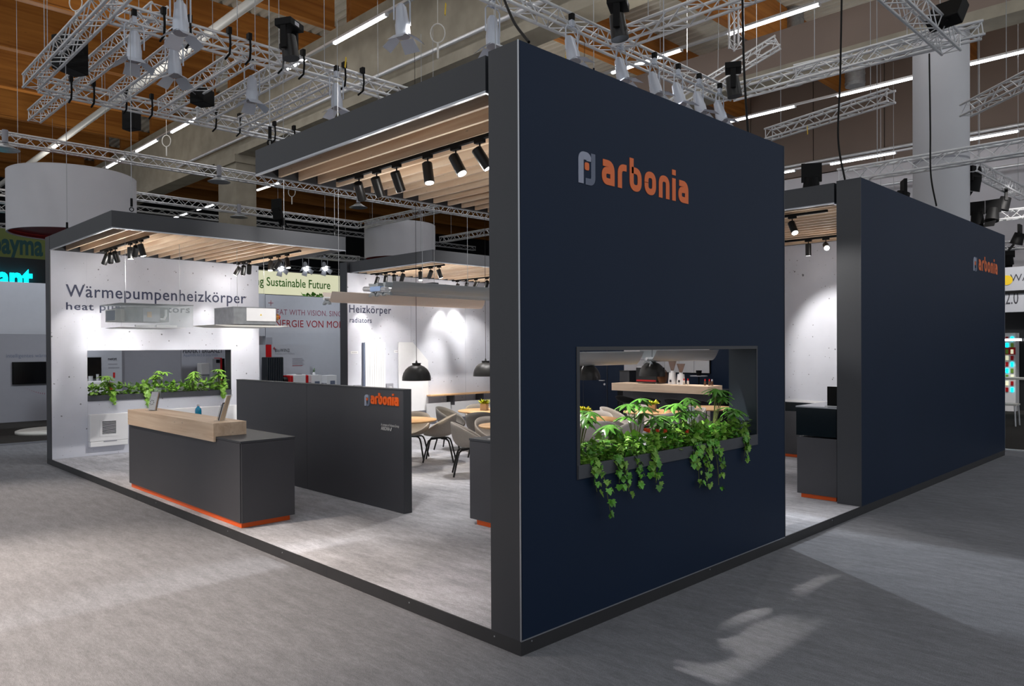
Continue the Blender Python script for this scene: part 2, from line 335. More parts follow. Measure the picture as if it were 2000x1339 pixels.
def brand_mark(parent, fn, x0, w1, d, xh, m_orange):
    """grey bracket, slate bracket and orange dot, then seven orange letters; x-height xh, emblem w1 wide"""
    e = .30*w1; g = lambda u, v, k: fn(x0+u, v, k)
    mb = MB(); stroke(mb, [(e/2, -.03), (e/2, 1.06*xh-e/2), (w1*.62, 1.06*xh-e/2), (w1*.62+.001, 1.06*xh-e*1.1)], e, g, d, e*.62); part('emblem_bracket', mb, M['lav'], parent)
    mb = MB(); stroke(mb, [(w1-e*.42, 1.06*xh), (w1-e*.42, e*.35-.03), (w1*.42, e*.35-.03)], e*.84, g, d, e*.7); part('emblem_bracket', mb, M['slate'], parent, label='darker slate grey bracket of the emblem')
    mb = MB(); k = w1*.13; mb.prism([(w1*.50+k*math.copysign(abs(math.cos(t))**.5, math.cos(t)), xh*.52+k*1.15*math.copysign(abs(math.sin(t))**.5, math.sin(t))) for t in [2*PI*i/20 for i in range(20)]], g, 0, d*1.05)
    part('emblem_dot', mb, m_orange, parent, label='small orange rounded square')
def brand_word(parent, fn, x0, width, xh, d, m):
    s = .27*xh; lw = [.78, .56, .80, .80, .78, .27, .78]; gap = .20; unit = width/(sum(lw)+gap*6); x = x0; sy = xh
    def L(name, paths, dots=()):
        mb = MB()
        for i, (pts, r) in enumerate(paths): stroke(mb, [(x+p[0]*unit, p[1]*sy) for p in pts], s, fn, d*(1+.02*i), r*unit)
        for (u, v) in dots: mb.prism([(x+(u-.135)*unit, v*sy), (x+(u+.135)*unit, v*sy), (x+(u+.135)*unit, (v+.24)*sy), (x+(u-.135)*unit, (v+.24)*sy)], fn, 0, d)
        part('letter', mb, m, parent)
    h = .135
    def a(W): return [([(h*.5, 1-h), (W-h, 1-h), (W-h, 0)], .3), ([(W-h, .585), (h, .585), (h, h), (W-h, h)], .22)]
    seq = 'arbonia'
    for c, W in zip(seq, lw):
        if c == 'a': L(c, a(W))
        if c == 'r': L(c, [([(h, 0), (h, 1-h), (W, 1-h)], .28)])
        if c == 'b': L(c, [([(h, 1.36), (h, h), (W-h, h), (W-h, 1-h), (h, 1-h)], .3)])
        if c == 'o': L(c, [([(h, .49), (h, 1-h), (W-h, 1-h), (W-h, h), (h, h), (h, .51)], .3)])
        if c == 'n': L(c, [([(h, 0), (h, 1-h), (W-h, 1-h), (W-h, 0)], .3)])
        if c == 'i': L(c, [([(h, 0), (h, 1)], 0)], [(h, 1.14)])
        x += (W+gap)*unit
# ------------------------------------------------------------------ hall shell
Z0 = .0971
struct('floor', MB().box(-16, -12, -.2, 60, 66, 0), M['hallcarpet'])
cl = MB(); xs = []; k = -10.0
prof = [(0, 0), (.12, 0), (.17, .14), (.29, .14), (.34, 0)]
vs = []; fs = []
pts = []
while k < 46:
    pts += [(k+a, 13.8+b) for a, b in prof[:-1]]; k += .34
for a, z in pts: vs += [(a, -8, z), (a, 53.5, z)]
fs = [(2*i, 2*i+1, 2*i+3, 2*i+2) for i in range(len(pts)-1)]
cl.add(vs, fs)
ceil = struct('ceiling', cl, M['deck'])
for k in range(-4, 8):
    y = 17.4+4.45*k
    part('glulam_beam', MB().box(-9, y, 12.1, 9.3, y+.26, 13.8), M['glulam'], ceil)
    part('glulam_beam', MB().box(9.9, y, 12.1, 45, y+.26, 13.8), M['glulam'], ceil)
    part('lower_lath', MB().box(-9, y-.05, 12.1, 9.3, y, 12.15), M['glulam'], ceil)
    if k % 2 == 0:
        mb = MB()
        for x in (-4, 3, 8.2): mb.add([(x, y+.3, 12.3), (x+.14, y+.3, 12.3), (x+.14, y+2.2, 13.8), (x, y+2.2, 13.8)], [(0, 1, 2, 3)]).add([(x, y+.45, 12.3), (x+.14, y+.45, 12.3), (x+.14, y+2.35, 13.8), (x, y+2.35, 13.8)], [(0, 1, 2, 3)])
        part('brace_strut', mb, M['glulam'], ceil)
for x, lo, hi, lab in ((9.34, 9.4, 12.1, 'long grey concrete girder crossing above the booth beneath timber beams'), (16.4, 9.4, 10.7, 'dark taupe clad girder on the white round column')):
    o = part('concrete_girder', MB().box(x, -8, lo+.28, x+.55, 53 if lo+hi > 21 else 13, hi), M['hallconc' if hi > 11 else 'taupe']); tag(o, lab, 'girder')
    part('girder_flange', MB().box(x-.12, -8, lo, x+.67, 53 if hi > 11 else 13, lo+.28), M['hallconc'], o)
o = part('concrete_column', MB().box(9.2, 24.3, 0, 10.0, 25.9, 9.4), M['hallconc']); tag(o, 'square grey concrete column far behind the canopy with downlights', 'column')
part('column_capital', MB().box(9.1, 24.2, 9.1, 10.1, 26.0, 9.4), M['hallconc'], o)
cc = at(1838, 500, x=16.6)
o = part('round_column', MB().cyl((cc.x, cc.y, 0), (cc.x, cc.y, 9.4), .60, n=40), M['colwhite']); tag(o, 'thick white round column rising behind the second navy wall', 'column')
part('column_joint', MB().cyl((cc.x, cc.y, 6.38), (cc.x, cc.y, 6.43), .603, n=40), M['nbgrey'], o)
wf = struct('wall_far', MB().box(27.5, -12, 0, 27.8, 16, 9.1), M['lightclad'])
for i in range(9):
    y = -9.6+2.8*i
    part('cladding_panel', MB().box(27.44, y+.02, 9.14, 27.6, y+2.78, 13.7), M['taupe'], wf)
part('pipe', MB().cyl((27.3, -10, 9.6), (27.3, 16, 9.6), .07), M['alu'], wf); part('pipe', MB().cyl((27.2, -10, 8.2), (27.2, 16, 8.2), .06), M['alu'], wf)
struct('wall_back', MB().box(-16, 53.5, 0, 46, 54, 13.7), M['void'])
struct('wall_east', MB().box(45.5, 16, 0, 46, 53.5, 13.7), M['void'])
# ducts under the deck at the far side
for i, (x, y) in enumerate(((20.5, 9.5), (22.2, 8.4), (24.0, 7.0))):
    o = part('ventilation_duct', MB().cyl((x, y, 11.2), (x, y, 13.8), .33, n=20), M['galv']); tag(o, f'{ORD[i]} of three upright sheet metal ducts under the far roof', 'duct', group='upright roof ducts')
    mb = MB()
    for z in range(8): mb.cyl((x, y, 11.3+z*.3), (x, y, 11.33+z*.3), .345, n=20)
    part('duct_ring', mb, M['galv'], o)
# ------------------------------------------------------------------ platform of the booth
XB, YB = 12.53, 11.78
pf = struct('platform_floor', MB().box(.012, .012, 0, XB, YB-.012, Z0-.002), M['boothcarpet'])
tr = struct('trim_1', MB().box(0, .012, 0, .012, YB, Z0), M['plinth'])
for i, y in enumerate((.25, 1.2, 3.2, 4.4, 6.5)): part('screw', MB().cyl((-.003, y, .065), (.001, y, .065), .006, n=8), M['alutrim'], tr)
part('plinth_joint', MB().box(-.0015, 2.4, 0, .002, 2.405, Z0), M['edge2'], tr)
part('plinth_joint', MB().box(-.0015, 7.2, 0, .002, 7.205, Z0), M['edge2'], tr)
tr2 = struct('trim_2', MB().box(0, 0, 0, XB, .012, Z0), M['plinth'])
for x in (.1, 2.33, 4.9): part('screw', MB().cyl((x, -.003, .075), (x, .001, .075), .006, n=8), M['alutrim'], tr2)
for x in (2.45, 4.95, 7.45): part('plinth_joint', MB().box(x, -.0015, 0, x+.005, .002, Z0), M['edge2'], tr2)
part('edge_line', MB().box(0, -.003, Z0-.004, 3.76, .004, Z0+.004), M['alutrim'], tr2)
# ------------------------------------------------------------------ booth walls
H = 4.0; T = .2828
def slab_with_hole(x0, x1, y0, y1, z0, z1, hx0, hx1, hz0, hz1):
    return MB().box(x0, y0, z0, hx0, y1, z1).box(hx1, y0, z0, x1, y1, z1).box(hx0, y0, z0, hx1, y1, hz0).box(hx0, y0, hz1, hx1, y1, z1)
WX0, WX1, WZ0, WZ1 = .570, 3.181, 1.078, 2.003
F1 = struct('wall_front', slab_with_hole(.014, 3.76, 0, T, Z0, H, WX0, WX1, WZ0, WZ1), M['navy'])
part('edge_panel', MB().box(0, .003, Z0, .013, T, H), M['edge'], F1)
part('corner_trim', MB().box(-.003, -.003, Z0, .005, .004, H), M['alutrim'], F1)
part('corner_trim', MB().box(3.752, -.003, Z0, 3.763, .004, H), M['edge'], F1)
part('reveal_board', MB().box(WX1-.012, -.002, WZ0, WX1, T, WZ1-.001), mat('teal_grey_reveal', rgb(36, 46, 56), .4), F1)
part('reveal_board', MB().box(WX0, -.002, WZ0, WX0+.012, T, WZ1-.001), M['navy'], F1)
part('reveal_board', MB().box(WX0+.012, -.002, WZ1-.013, WX1-.012, T, WZ1-.001), M['edge'], F1)
fr = MB().box(WX0-.008, -.006, WZ0, WX0+.026, 0, WZ1+.008).box(WX1-.012, -.006, WZ0, WX1+.008, 0, WZ1+.008).box(WX0+.026, -.006, WZ1-.02, WX1-.012, 0, WZ1+.008)
part('window_frame', fr, M['edge'], F1)
lf = FY(0, 0, 3.196)
brand_mark(F1, lf, .594, .186, .004, .185, M['logo'])
brand_word(F1, lf, .856, 1.15, .182, .004, M['logo'])
F2 = struct('wall_front_second', MB().box(5.754, 0, Z0, XB, T, H), M['navy'])
part('edge_panel', MB().box(5.740, .003, Z0, 5.753, T, H), M['edge2'], F2)
part('corner_trim', MB().box(5.737, -.003, Z0, 5.746, .004, H), M['edge'], F2)
part('corner_trim', MB().box(XB-.002, -.003, Z0, XB+.006, T, H), M['alutrim'], F2)
lf = FY(0, 0, 3.25)
brand_mark(F2, lf, 10.49, .21, .004, .185, M['logo']); brand_word(F2, lf, 10.796, 1.21, .182, .004, M['logo'])
L0, L1, LH = 11.5, 11.78, 3.985
LX0, LX1, LZ0, LZ1 = .58, 3.225, 1.075, 1.99
WL = struct('wall_left', slab_with_hole(.014, 3.83, L0+.02, L1, Z0, LH, LX0, LX1, LZ0, LZ1), M['edge2'])
part('edge_panel', MB().box(0, L0, Z0, .013, L1, LH), M['edge2'], WL)
for a, b in ((.014, LX0), (LX1, 3.83)): part('concrete_panel', MB().box(a+.001, L0, Z0, b-.001, L0+.019, 3.74), M['concrete'], WL)
part('concrete_panel', MB().box(LX0, L0, Z0, LX1, L0+.019, LZ0), M['concrete'], WL)
part('concrete_panel', MB().box(LX0, L0, LZ1, LX1, L0+.019, 3.74), M['concrete'], WL)
text('Wärmepumpenheizkörper', FY(.244, L0, 2.945), 3.30, .212, M['ink'], WL, space=1.08, bold=.010)
text('heat pump radiators', FY(.248, L0, 2.715), 2.15, .125, M['ink'], WL, space=1.1, bold=.014)
WR = struct('wall_rear', MB().box(5.964, L0+.02, Z0, 12.24, L1, LH), M['edge2'])
part('edge_panel', MB().box(5.95, L0-.02, Z0, 5.963, L1, LH), M['edge'], WR)
sx = [5.964, 7.78, 9.551, 11.3, 12.24]
for a, b in zip(sx, sx[1:]): part('concrete_panel', MB().box(a+.003, L0, Z0, b-.003, L0+.019, 3.74), M['concrete'], WR)
text('Heizkörper', FY(6.02, L0, 2.83), 1.17, .175, M['ink'], WR, space=1.08, bold=.010)
text('radiators', FY(6.03, L0, 2.60), .60, .115, M['ink'], WR, space=1.1, bold=.014)
WI = struct('wall_inner', MB().box(9.12, .30, 1.06, 9.4, 3.42, LH), M['edge2'])
part('concrete_panel', MB().box(9.1, .30, 1.08, 9.119, 3.42, 3.74), M['concrete'], WI)
part('ledge', MB().box(9.085, .30, 1.04, 9.12, 3.42, 1.079), M['white'], WI)
WB = struct('wall_side', MB().box(12.25, T, Z0, XB, L1, LH), M['navy'])
tl = part('splashback', MB().box(12.22, 5.84, 1.36, 12.249, 8.34, 3.2), M['black'], WB)
for i in range(6):
    for j in range(6):
        part('tile', MB().box(12.205, 5.86+i*.413, 1.38+j*.30, 12.22, 5.86+i*.413+.405, 1.38+j*.30+.293), M['tile'], tl)
dr = part('door_1', MB().box(12.235, 8.92, Z0, 12.249, 9.72, 2.3), M['navy'], WB)
part('door_handle', MB().cyl((12.17, 8.99, 1.12), (12.235, 8.99, 1.12), .014).cyl((12.175, 8.99, 1.12), (12.175, 9.13, 1.12), .012).cyl((12.22, 8.99, 1.02), (12.235, 8.99, 1.02), .028), M['alu'], dr)
part('door_gap', MB().box(12.232, 8.905, Z0, 12.246, 8.917, 2.3).box(12.232, 9.722, Z0, 12.246, 9.734, 2.3), M['edge2'], dr)
# ------------------------------------------------------------------ canopies with spruce slats
def canopy(label, x0, x1, y0, y1, s0, step=.222):
    zt, zb = 3.984, 3.738; t = .045
    r = thing('slatted_canopy', label, 'canopy', (x0, y0, zb))
    part('fascia_board', MB().box(x0, y0, zb, x0+t, y1, zt), M['edge2'], r); part('fascia_board', MB().box(x1-t, y0, zb, x1, y1, zt), M['edge2'], r)
    part('fascia_board', MB().box(x0+t, y0, zb, x1-t, y0+t, zt), M['edge2'], r); part('fascia_board', MB().box(x0+t, y1-t, zb, x1-t, y1, zt), M['edge2'], r)
    part('top_board', MB().box(x0+t, y0+t, 3.93, x1-t, y1-t, 3.95), M['edge2'], r)
    part('edge_strip', MB().box(x0-.002, y0-.002, zb-.008, x0+.02, y1, zb+.008).box(x0+.02, y0-.002, zb-.008, x1, y0+.018, zb+.008), M['alutrim'], r)
    me = MB().box(-.015, 0, 0, .015, y1-y0-2*t-.01, .16).mesh('slat', M['slatw'])
    n = int((x1-t-.04-s0)/step)+1
    for i in range(n): link('slat', me, r, (s0+i*step-x0, t+.005, .006))
    return r
canopy('large slatted timber canopy with charcoal fascia joined to the logo wall', 0, 3.76, .312, 3.70, .235)
canopy('low slatted timber canopy above the white concrete wall and reception counter', 0, 3.83, 8.15, 11.478, .25)
canopy('slatted timber canopy behind, above the radiator display wall', 6.03, 12.2, 8.45, 11.478, 6.25)
canopy('small slatted canopy in the gap beside the second navy wall', 5.74, 9.38, .312, 3.70, 5.95)
# ------------------------------------------------------------------ planters
def ivy_mesh(name, m, s=1.0):
    o = [(0, 0), (.25, -.12), (.55, -.05), (.42, .18), (.72, .42), (.40, .48), (.30, .75), (0, 1.05), (-.30, .75), (-.40, .48), (-.72, .42), (-.42, .18), (-.55, -.05), (-.25, -.12)]
    mb = MB(); vs = [(x*s, y*s, -.18*s*abs(x)) for x, y in o]+[(0, .4*s, .05*s)]; n = len(o)
    mb.add(vs, [(i, (i+1) % n, n) for i in range(n)], True); return mb.mesh(name, m)
def leaflet_mesh(name, m, L=1.0, wd=.32):
    mb = MB(); rows = 5; vs = []
    for i in range(rows+1):
        t = i/rows; ww = wd*L*math.sin(PI*min(1, t*.93+.04))**.8; z = -.35*L*t*t
        vs += [(-ww/2, t*L, z-.06*L), (0, t*L, z), (ww/2, t*L, z-.06*L)]
    mb.add(vs, [(3*i+k, 3*i+k+1, 3*i+k+4, 3*i+k+3) for i in range(rows) for k in (0, 1)], True); return mb.mesh(name, m)
IVY = [ivy_mesh('leaf', M['leaf'], 1), ivy_mesh('leaf', M['leafl'], 1)]
LFT = [leaflet_mesh('leaflet', M['leafd']), leaflet_mesh('leaflet', M['leaf'])]
def rq(tilt=.9, away=0):
    return Quaternion((0, 0, 1), random.uniform(0, 2*PI))@Quaternion((1, 0, 0), random.uniform(-tilt, tilt)+.3)
def put(me, name, parent, p, q, s):
    o = link(name, me, parent, Vector(p)-wloc(parent)); o.rotation_mode = 'QUATERNION'; o.rotation_quaternion = q; o.scale = (s, s, s); return o
def bake(mb, me, p, q, s):
    mb.add([Vector(p)+q@(v.co*s) for v in me.vertices], [tuple(f.vertices) for f in me.polygons], True)
def fill(base, rx, ry, h, n, size, meshes, parent, m, name='foliage'):
    mb = MB()
    for i in range(n):
        p = (base[0]+random.gauss(0, rx*.45), base[1]+random.uniform(-ry, ry), base[2]+h*(random.random()**1.3))
        if base[1] < 1: p = (min(max(p[0], WX0+.05), WX1-.05),)+p[1:]
        elif abs(base[1]-L0) < .4: p = (min(max(p[0], LX0+.07), LX1-.07),)+p[1:]
        bake(mb, random.choice(meshes), p, rq(1.1), size*random.uniform(.6, 1.15))
    o = part(name, mb, m, parent); o['kind'] = 'stuff'; return o
def schefflera(base, h, label, group, crown=4, s=.09, dark=True, single=True, spread=.10):
    r = thing('umbrella_plant', label, 'plant', base, group=group); st = MB(); b = Vector(base); mb = MB()
    for c in range(crown):
        a = random.uniform(0, 2*PI); top = b+Vector((math.cos(a)*spread*random.uniform(.3, 1), math.sin(a)*spread*.6*random.uniform(.2, 1), h*random.uniform(.62, 1)))
        st.tube([b+Vector((random.uniform(-.02, .02), 0, 0)), (b+top)/2+Vector((0, 0, .03)), top], .004, 5)
        k = random.randint(7, 8); off = random.uniform(0, 1)
        for j in range(k):
            q = Quaternion((0, 0, 1), off+2*PI*j/k)@Quaternion((1, 0, 0), random.uniform(-.35, .1))
            me = LFT[0 if dark or random.random() < .3 else 1]
            if single: put(me, 'leaflet', r, top, q, s*random.uniform(.8, 1.1))
            else: bake(mb, me, top, q, s*random.uniform(.8, 1.1))
    part('stem', st, M['stem'], r)
    if not single: part('foliage', mb, M['leafl'], r)['kind'] = 'stuff'
    return r
def trailing(base, drops, label, group, s=.045, single=True, n_fill=80, fillw=.14, fh=.13, m=None):
    r = thing('trailing_ivy', label, 'ivy', base, group=group); st = MB(); b = Vector(base)
    fill((b.x, b.y, b.z), fillw, .07, fh, int(n_fill*.6), s*.95, IVY, r, m or M['leaf']); fill((b.x, b.y-.02, b.z+.03), fillw, .08, fh, int(n_fill*.4), s*1.05, IVY, r, M['leafl'])
    far = MB()
    for (dx, dy, dz) in drops:
        e = b+Vector((dx, dy, dz)); mid = b+Vector((dx*.45, dy*1.05, .17)); P = []
        for i in range(11):
            t = i/10; P.append(b*(1-t)**2+mid*2*t*(1-t)+e*t*t+Vector((random.uniform(-.008, .008), 0, 0)))
        st.tube(P, .0028, 4)
        for i in range(2, 11):
            for u in range(4 if single else 3):
                if random.random() < .7:
                    q = Quaternion((0, 0, 1), random.uniform(-.7, .7))@Quaternion((1, 0, 0), random.uniform(-2.2, -1.2))
                    p = P[i]+Vector((random.uniform(-.03, .03), -.012-random.random()*.02, random.uniform(-.02, .02)))
                    if single: put(random.choice(IVY), 'leaf', r, p, q, s*random.uniform(.6, 1.25))
                    else: bake(far, random.choice(IVY), p, q, s*random.uniform(.6, 1.2))
    if st.v: part('vine', st, M['stem'], r)
    if far.v: part('hanging_leaves', far, M['leafl'], r)['kind'] = 'stuff'
    return r
pl = thing('window_planter', 'long anthracite trough in the opening of the logo wall', 'planter', (WX0, 0, WZ0))
part('front_board', MB().box(WX0+.002, -.012, WZ0+.001, WX1-.002, .008, WZ0+.098), M['trough'], pl, bevel=.002)
part('back_board', MB().box(WX0+.014, T-.01, WZ0+.001, WX1-.014, T+.01, WZ0+.098), M['trough'], pl)
part('soil', MB().box(WX0+.014, .008, WZ0+.001, WX1-.014, T-.01, WZ0+.07), M['soil'], pl)
zs = WZ0+.06
pg = 'plants in the front window planter'
iv = [(.70, [(.16, -.16, -.32), (.06, -.12, -.17)], 110), (.98, [(.05, -.12, -.14), (.16, -.12, -.22)], 100), (1.22, [(.10, -.10, -.17)], 100), (1.48, [(-.03, -.1, -.10), (.02, -.12, -.20)], 110),
      (1.80, [], 110), (2.08, [(.04, -.12, -.26), (.18, -.12, -.30), (-.05, -.1, -.1)], 120), (2.32, [(.06, -.16, -.33), (.14, -.14, -.22), (-.06, -.12, -.16)], 130), (2.62, [], 90), (2.93, [(-.02, -.12, -.14), (.05, -.1, -.07)], 110)]
lab = ['with a long spray hanging over the trough at its end by the corner', 'with short leafy strands below the yellow flower pot', 'with one thin strand ending in two leaves', 'hanging in a dense dark tuft over the trough rim', 'bushy, staying inside the trough by orange blossoms',
       'with two long tangled strands in the middle of the trough', 'with the longest strands, below the clear leaflet holder', 'low and dark behind the bare soil', 'at the reveal end with a small bright hanging strand']
for (x, dr_, n), l in zip(iv, lab): trailing((x, .10, zs), dr_, 'green ivy '+l, pg, n_fill=n+90, s=.046, fillw=.24, fh=.17)
for i, (x, h, n) in enumerate(((.72, .42, 4), (1.42, .50, 6), (1.62, .32, 5), (2.12, .44, 5), (2.24, .50, 4), (2.58, .56, 6), (2.86, .34, 5), (1.12, .28, 4), (1.95, .30, 4))):
    schefflera((x, .12, zs), h, f'{ORD[i]} umbrella plant in the front window trough, '+['beside the yellow potted sprig', 'tall with spreading leaflets', 'low among orange blossoms', 'feathery, before the grey chair', 'beside the clear holder', 'tallest, by the table at the reveal', 'short, next to the reveal', 'small and low near the dark stem', 'small in the middle'][i], pg, crown=n, s=.115, spread=.15)
fl = thing('blossom_sprig', 'tiny orange blossoms among the green leaves of the front trough', 'flower', (1.55, .1, zs+.16))
for (x, z) in ((1.44, .22), (1.47, .21), (1.60, .20), (1.70, .19), (2.03, .16)):
    mb = MB()
    for k in range(6): mb.obox((x+random.uniform(-.015, .015), .03, zs+z+random.uniform(-.012, .012)), (.018, .012, .014), rq(1.5))
    part('blossom', mb, M['flower'], fl)
# left wall planter
p2 = thing('wall_planter', 'dark grey trough of bright green plants in the white wall opening', 'planter', (LX0, L0, LZ0))
part('front_board', MB().box(LX0+.002, L0-.012, LZ0+.001, LX1-.002, L0+.008, LZ0+.105), M['trough'], p2)
part('soil', MB().box(LX0+.003, L0+.008, LZ0+.001, LX1-.003, L1-.02, LZ0+.08), M['soil'], p2)
part('back_board', MB().box(LX0+.002, L1-.02, LZ0+.001, LX1-.002, L1, LZ0+.105), M['trough'], p2)
g2 = 'plants in the white wall planter'
for i, x in enumerate((.72, .98, 1.28, 1.58, 1.86, 2.12, 2.42, 2.72, 3.02)):
    trailing((x, L0+.08, LZ0+.08), [(.03, -.12, -.25), (.0, -.11, -.12)] if i in (3,) else ([(.02, -.1, -.10)] if i in (1, 8) else []), f'bright green ivy, {ORD[i]} tuft along the trough in the white wall', g2, s=.075, single=False, n_fill=70, fillw=.22, fh=.20, m=M['leafl'])
for i, x in enumerate((.98, 1.86, 2.46, 3.0)):
    schefflera((x, L0+.1, LZ0+.08), .46 if i else .38, f'light green umbrella plant, {ORD[i]} along the white wall trough', g2, crown=6, s=.13, dark=False, single=False, spread=.15)
# ------------------------------------------------------------------ counters and partition
rc = thing('reception_counter', 'long charcoal reception counter with orange base and raised oak front', 'counter', (.08, 4.25, Z0))
part('plinth_base', MB().box(.10, 4.29, Z0, .66, 7.72, .155), M['orange'], rc)
part('cabinet_body', MB().box(.08, 4.275, .155, .70, 7.75, 1.0), M['dark'], rc, bevel=.002)
part('end_panel', MB().box(.09, 4.25, .155, .70, 4.272, 1.0), M['dark'], rc)
part('worktop', MB().box(.075, 4.245, 1.003, .712, 7.75, 1.026), M['edge2'], rc, bevel=.002)
part('oak_ledge', MB().box(.045, 4.86, 1.027, .43, 7.68, 1.178).box(.045, 4.86, .972, .0735, 7.68, 1.027), M['woodc'], rc, bevel=.002)
pw = thing('partition_wall', 'low charcoal partition wall with raised orange lettering', 'partition', (1.72, 3.6, Z0))
part('wall_panel', MB().box(1.72, 3.602, Z0, 1.828, 5.785, 1.52), M['dark'], pw); part('wall_panel', MB().box(1.72, 5.79, Z0, 1.828, 7.95, 1.52), M['dark'], pw)
part('end_cap', MB().box(1.722, 3.594, Z0, 1.832, 3.602, 1.53), M['edge2'], pw)
part('top_cap', MB().box(1.715, 3.6, 1.521, 1.832, 7.95, 1.531), M['edge2'], pw)
lf = FX(1.72, 4.38, 1.335)
brand_mark(pw, lf, 0, .105, .010, .100, M['orange']); brand_word(pw, lf, .135, .56, .100, .012, M['orange'])
text('A company of Arbonia Group', FX(1.72, 4.04, 1.085), .36, .03, M['whitetx'], pw)
text('ARBONIA', FX(1.72, 4.04, 1.035), .18, .04, M['whitetx'], pw, bold=.01)
part('slash_mark', MB().prism([(0, 0), (.014, 0), (.03, .04), (.016, .04)], FX(1.716, 3.85, 1.035), 0, .002), M['whitetx'], pw)
rd = thing('reception_desk', 'charcoal desk with orange base half hidden behind the logo wall', 'desk', (1.94, 1.3, Z0))
part('plinth_base', MB().box(1.97, 1.32, Z0, 2.5, 2.62, .155), M['orange'], rd)
part('cabinet_body', MB().box(1.94, 1.3, .155, 2.55, 2.70, 1.0), M['dark'], rd, bevel=.002)
part('worktop', MB().box(1.935, 1.295, 1.003, 2.555, 2.705, 1.025), M['edge2'], rd)
sh = part('paper_sheet', MB().box(2.02, 2.2, 1.026, 2.24, 2.5, 1.028), M['white']); tag(sh, 'white paper sheet lying on the half hidden charcoal desk', 'paper')
cb = thing('display_counter', 'charcoal counter with dark glass upper front and orange base by the second navy wall', 'counter', (5.8, .31, Z0))
part('plinth_base', MB().box(5.83, .33, Z0, 7.3, .77, .15), M['orange'], cb)
part('cabinet_body', MB().box(5.8, .31, .15, 7.35, .81, .862), M['dark'], cb, bevel=.002)
part('glass_front', MB().box(5.79, .31, .884, 7.35, .815, 1.234), M['teal'], cb)
part('worktop', MB().box(5.785, .305, 1.235, 7.36, .82, 1.252), M['alutrim'], cb)
lp = thing('closed_laptop_stand', 'thin grey upright display on the counter by the second navy wall', 'screen', (5.95, .42, 1.253))
part('stand_foot', MB().box(5.9, .35, 1.253, 6.05, .5, 1.262), M['alu'], lp); part('display_panel', MB().box(5.93, .33, 1.262, 5.955, .48, 1.50), M['black'], lp)
cb1 = thing('low_cabinet', 'low grey cabinet with orange base beneath the inner concrete wall', 'cabinet', (9.06, 1.2, Z0))
part('plinth_base', MB().box(9.065, 1.2, Z0, 9.38, 3.16, .147), M['orange'], cb1); part('cabinet_body', MB().box(9.05, 1.2, .147, 9.39, 3.18, .885), M['dark'], cb1)
part('glass_front', MB().box(9.09, 1.2, .888, 9.39, 3.18, 1.03), M['teal'], cb1)
def holder(label, p, rz, lean, items):
    r = thing('leaflet_holder', label, 'holder', p, rz)
    part('foot', MB().box(-.06, -.055, 0, .06, .055, .004), M['acryl'], r, world=False)
    q = Quaternion((1, 0, 0), -lean)
    part('back_plate', MB().obox(q@Vector((0, .03, .16)), (.12, .004, .32), q), M['acryl'], r, world=False)
    part('front_plate', MB().obox(q@Vector((0, -.022, .10)), (.12, .003, .18), q), M['acryl'], r, world=False)
    for i, (mt, h) in enumerate(items):
        nm = ('leaflet', mt, h)
        o = part('leaflet', MB().obox(q@Vector((0, .018-.012*i, h/2+.006)), (.105, .009, h), q), M[mt], r, world=False)
        if i == len(items)-1 and mt == 'paper':
            mb = MB()
            for k in range(7): mb.obox(q@Vector((-.018+.03*math.cos(k*.9), .018-.012*i-.0052, .11+.03*math.sin(k*.9))), (.016, .001, .014), q)
            part('print', mb, M['inkd'], o, world=False)
    return r
holder('acrylic holder with grey printed leaflets at the far end of the oak ledge', (.20, 7.2, 1.179), -1.05, .28, [('paperd', .24), ('kraft', .245), ('paper', .25)])
holder('acrylic holder of dark and beige leaflets at the near end of the oak ledge', (.24, 5.12, 1.179), -2.4, .28, [('kraft', .30), ('paper', .2), ('paperd', .21)])
ho = holder('tall clear holder with leaflets standing behind the ivy trough', (2.52, .27, WZ0+.1), -.2, .15, [('kraft', .24), ('paper', .28)])
for zz in (0,):
    pass
bt = thing('water_bottle', 'blue plastic water bottle behind the oak ledge', 'bottle', (.52, 6.45, 1.027))
part('bottle_body', MB().lathe([(0, 0), (.038, .002), (.040, .175), (.037, .195), (.028, .212), (.016, .224), (.014, .235)], n=20), M['blue'], bt, world=False)
part('cap', MB().cyl((0, 0, .235), (0, 0, .255), .017, n=14), M['paper'], bt, world=False)
# ------------------------------------------------------------------ things on the white wall
fb = thing('fan_convector', 'white wall mounted convector box with grille below the planted opening', 'convector', (.58, L0, .26))
part('housing', MB().box(.58, L0-.12, .36, 1.215, L0-.001, .84), M['white'], fb, bevel=.006)
part('lower_flap', MB().box(.585, L0-.125, .265, 1.21, L0-.001, .355), M['white'], fb, bevel=.006)
part('flap_handle', MB().box(.80, L0-.135, .345, 1.02, L0-.119, .362), M['nbgrey'], fb)
part('grille_frame', MB().box(.74, L0-.127, .44, 1.05, L0-.119, .48).box(.74, L0-.127, .71, 1.05, L0-.119, .74).box(.74, L0-.127, .48, .78, L0-.119, .71).box(1.01, L0-.127, .48, 1.05, L0-.119, .71), M['white'], fb)
part('grille_recess', MB().box(.78, L0-.122, .48, 1.01, L0-.1195, .71), M['black'], fb)
me = MB().box(0, 0, 0, .225, .006, .011).mesh('grille_slat', M['alu'])
for i in range(9): link('grille_slat', me, fb, (.783-.58, -.129, .487+i*.0245-.26))
pr_ = thing('panel_radiator', 'long flat white radiator low on the wall behind the reception counter', 'radiator', (1.62, L0, .35))
part('radiator_front', MB().box(1.62, L0-.09, .35, 3.30, L0-.05, .86), M['white'], pr_, bevel=.004); part('top_grille', MB().box(1.62, L0-.05, .84, 3.30, L0-.001, .862), M['white'], pr_)
part('radiator_back', MB().box(1.64, L0-.05, .36, 3.28, L0-.02, .84), M['offwhite'], pr_)
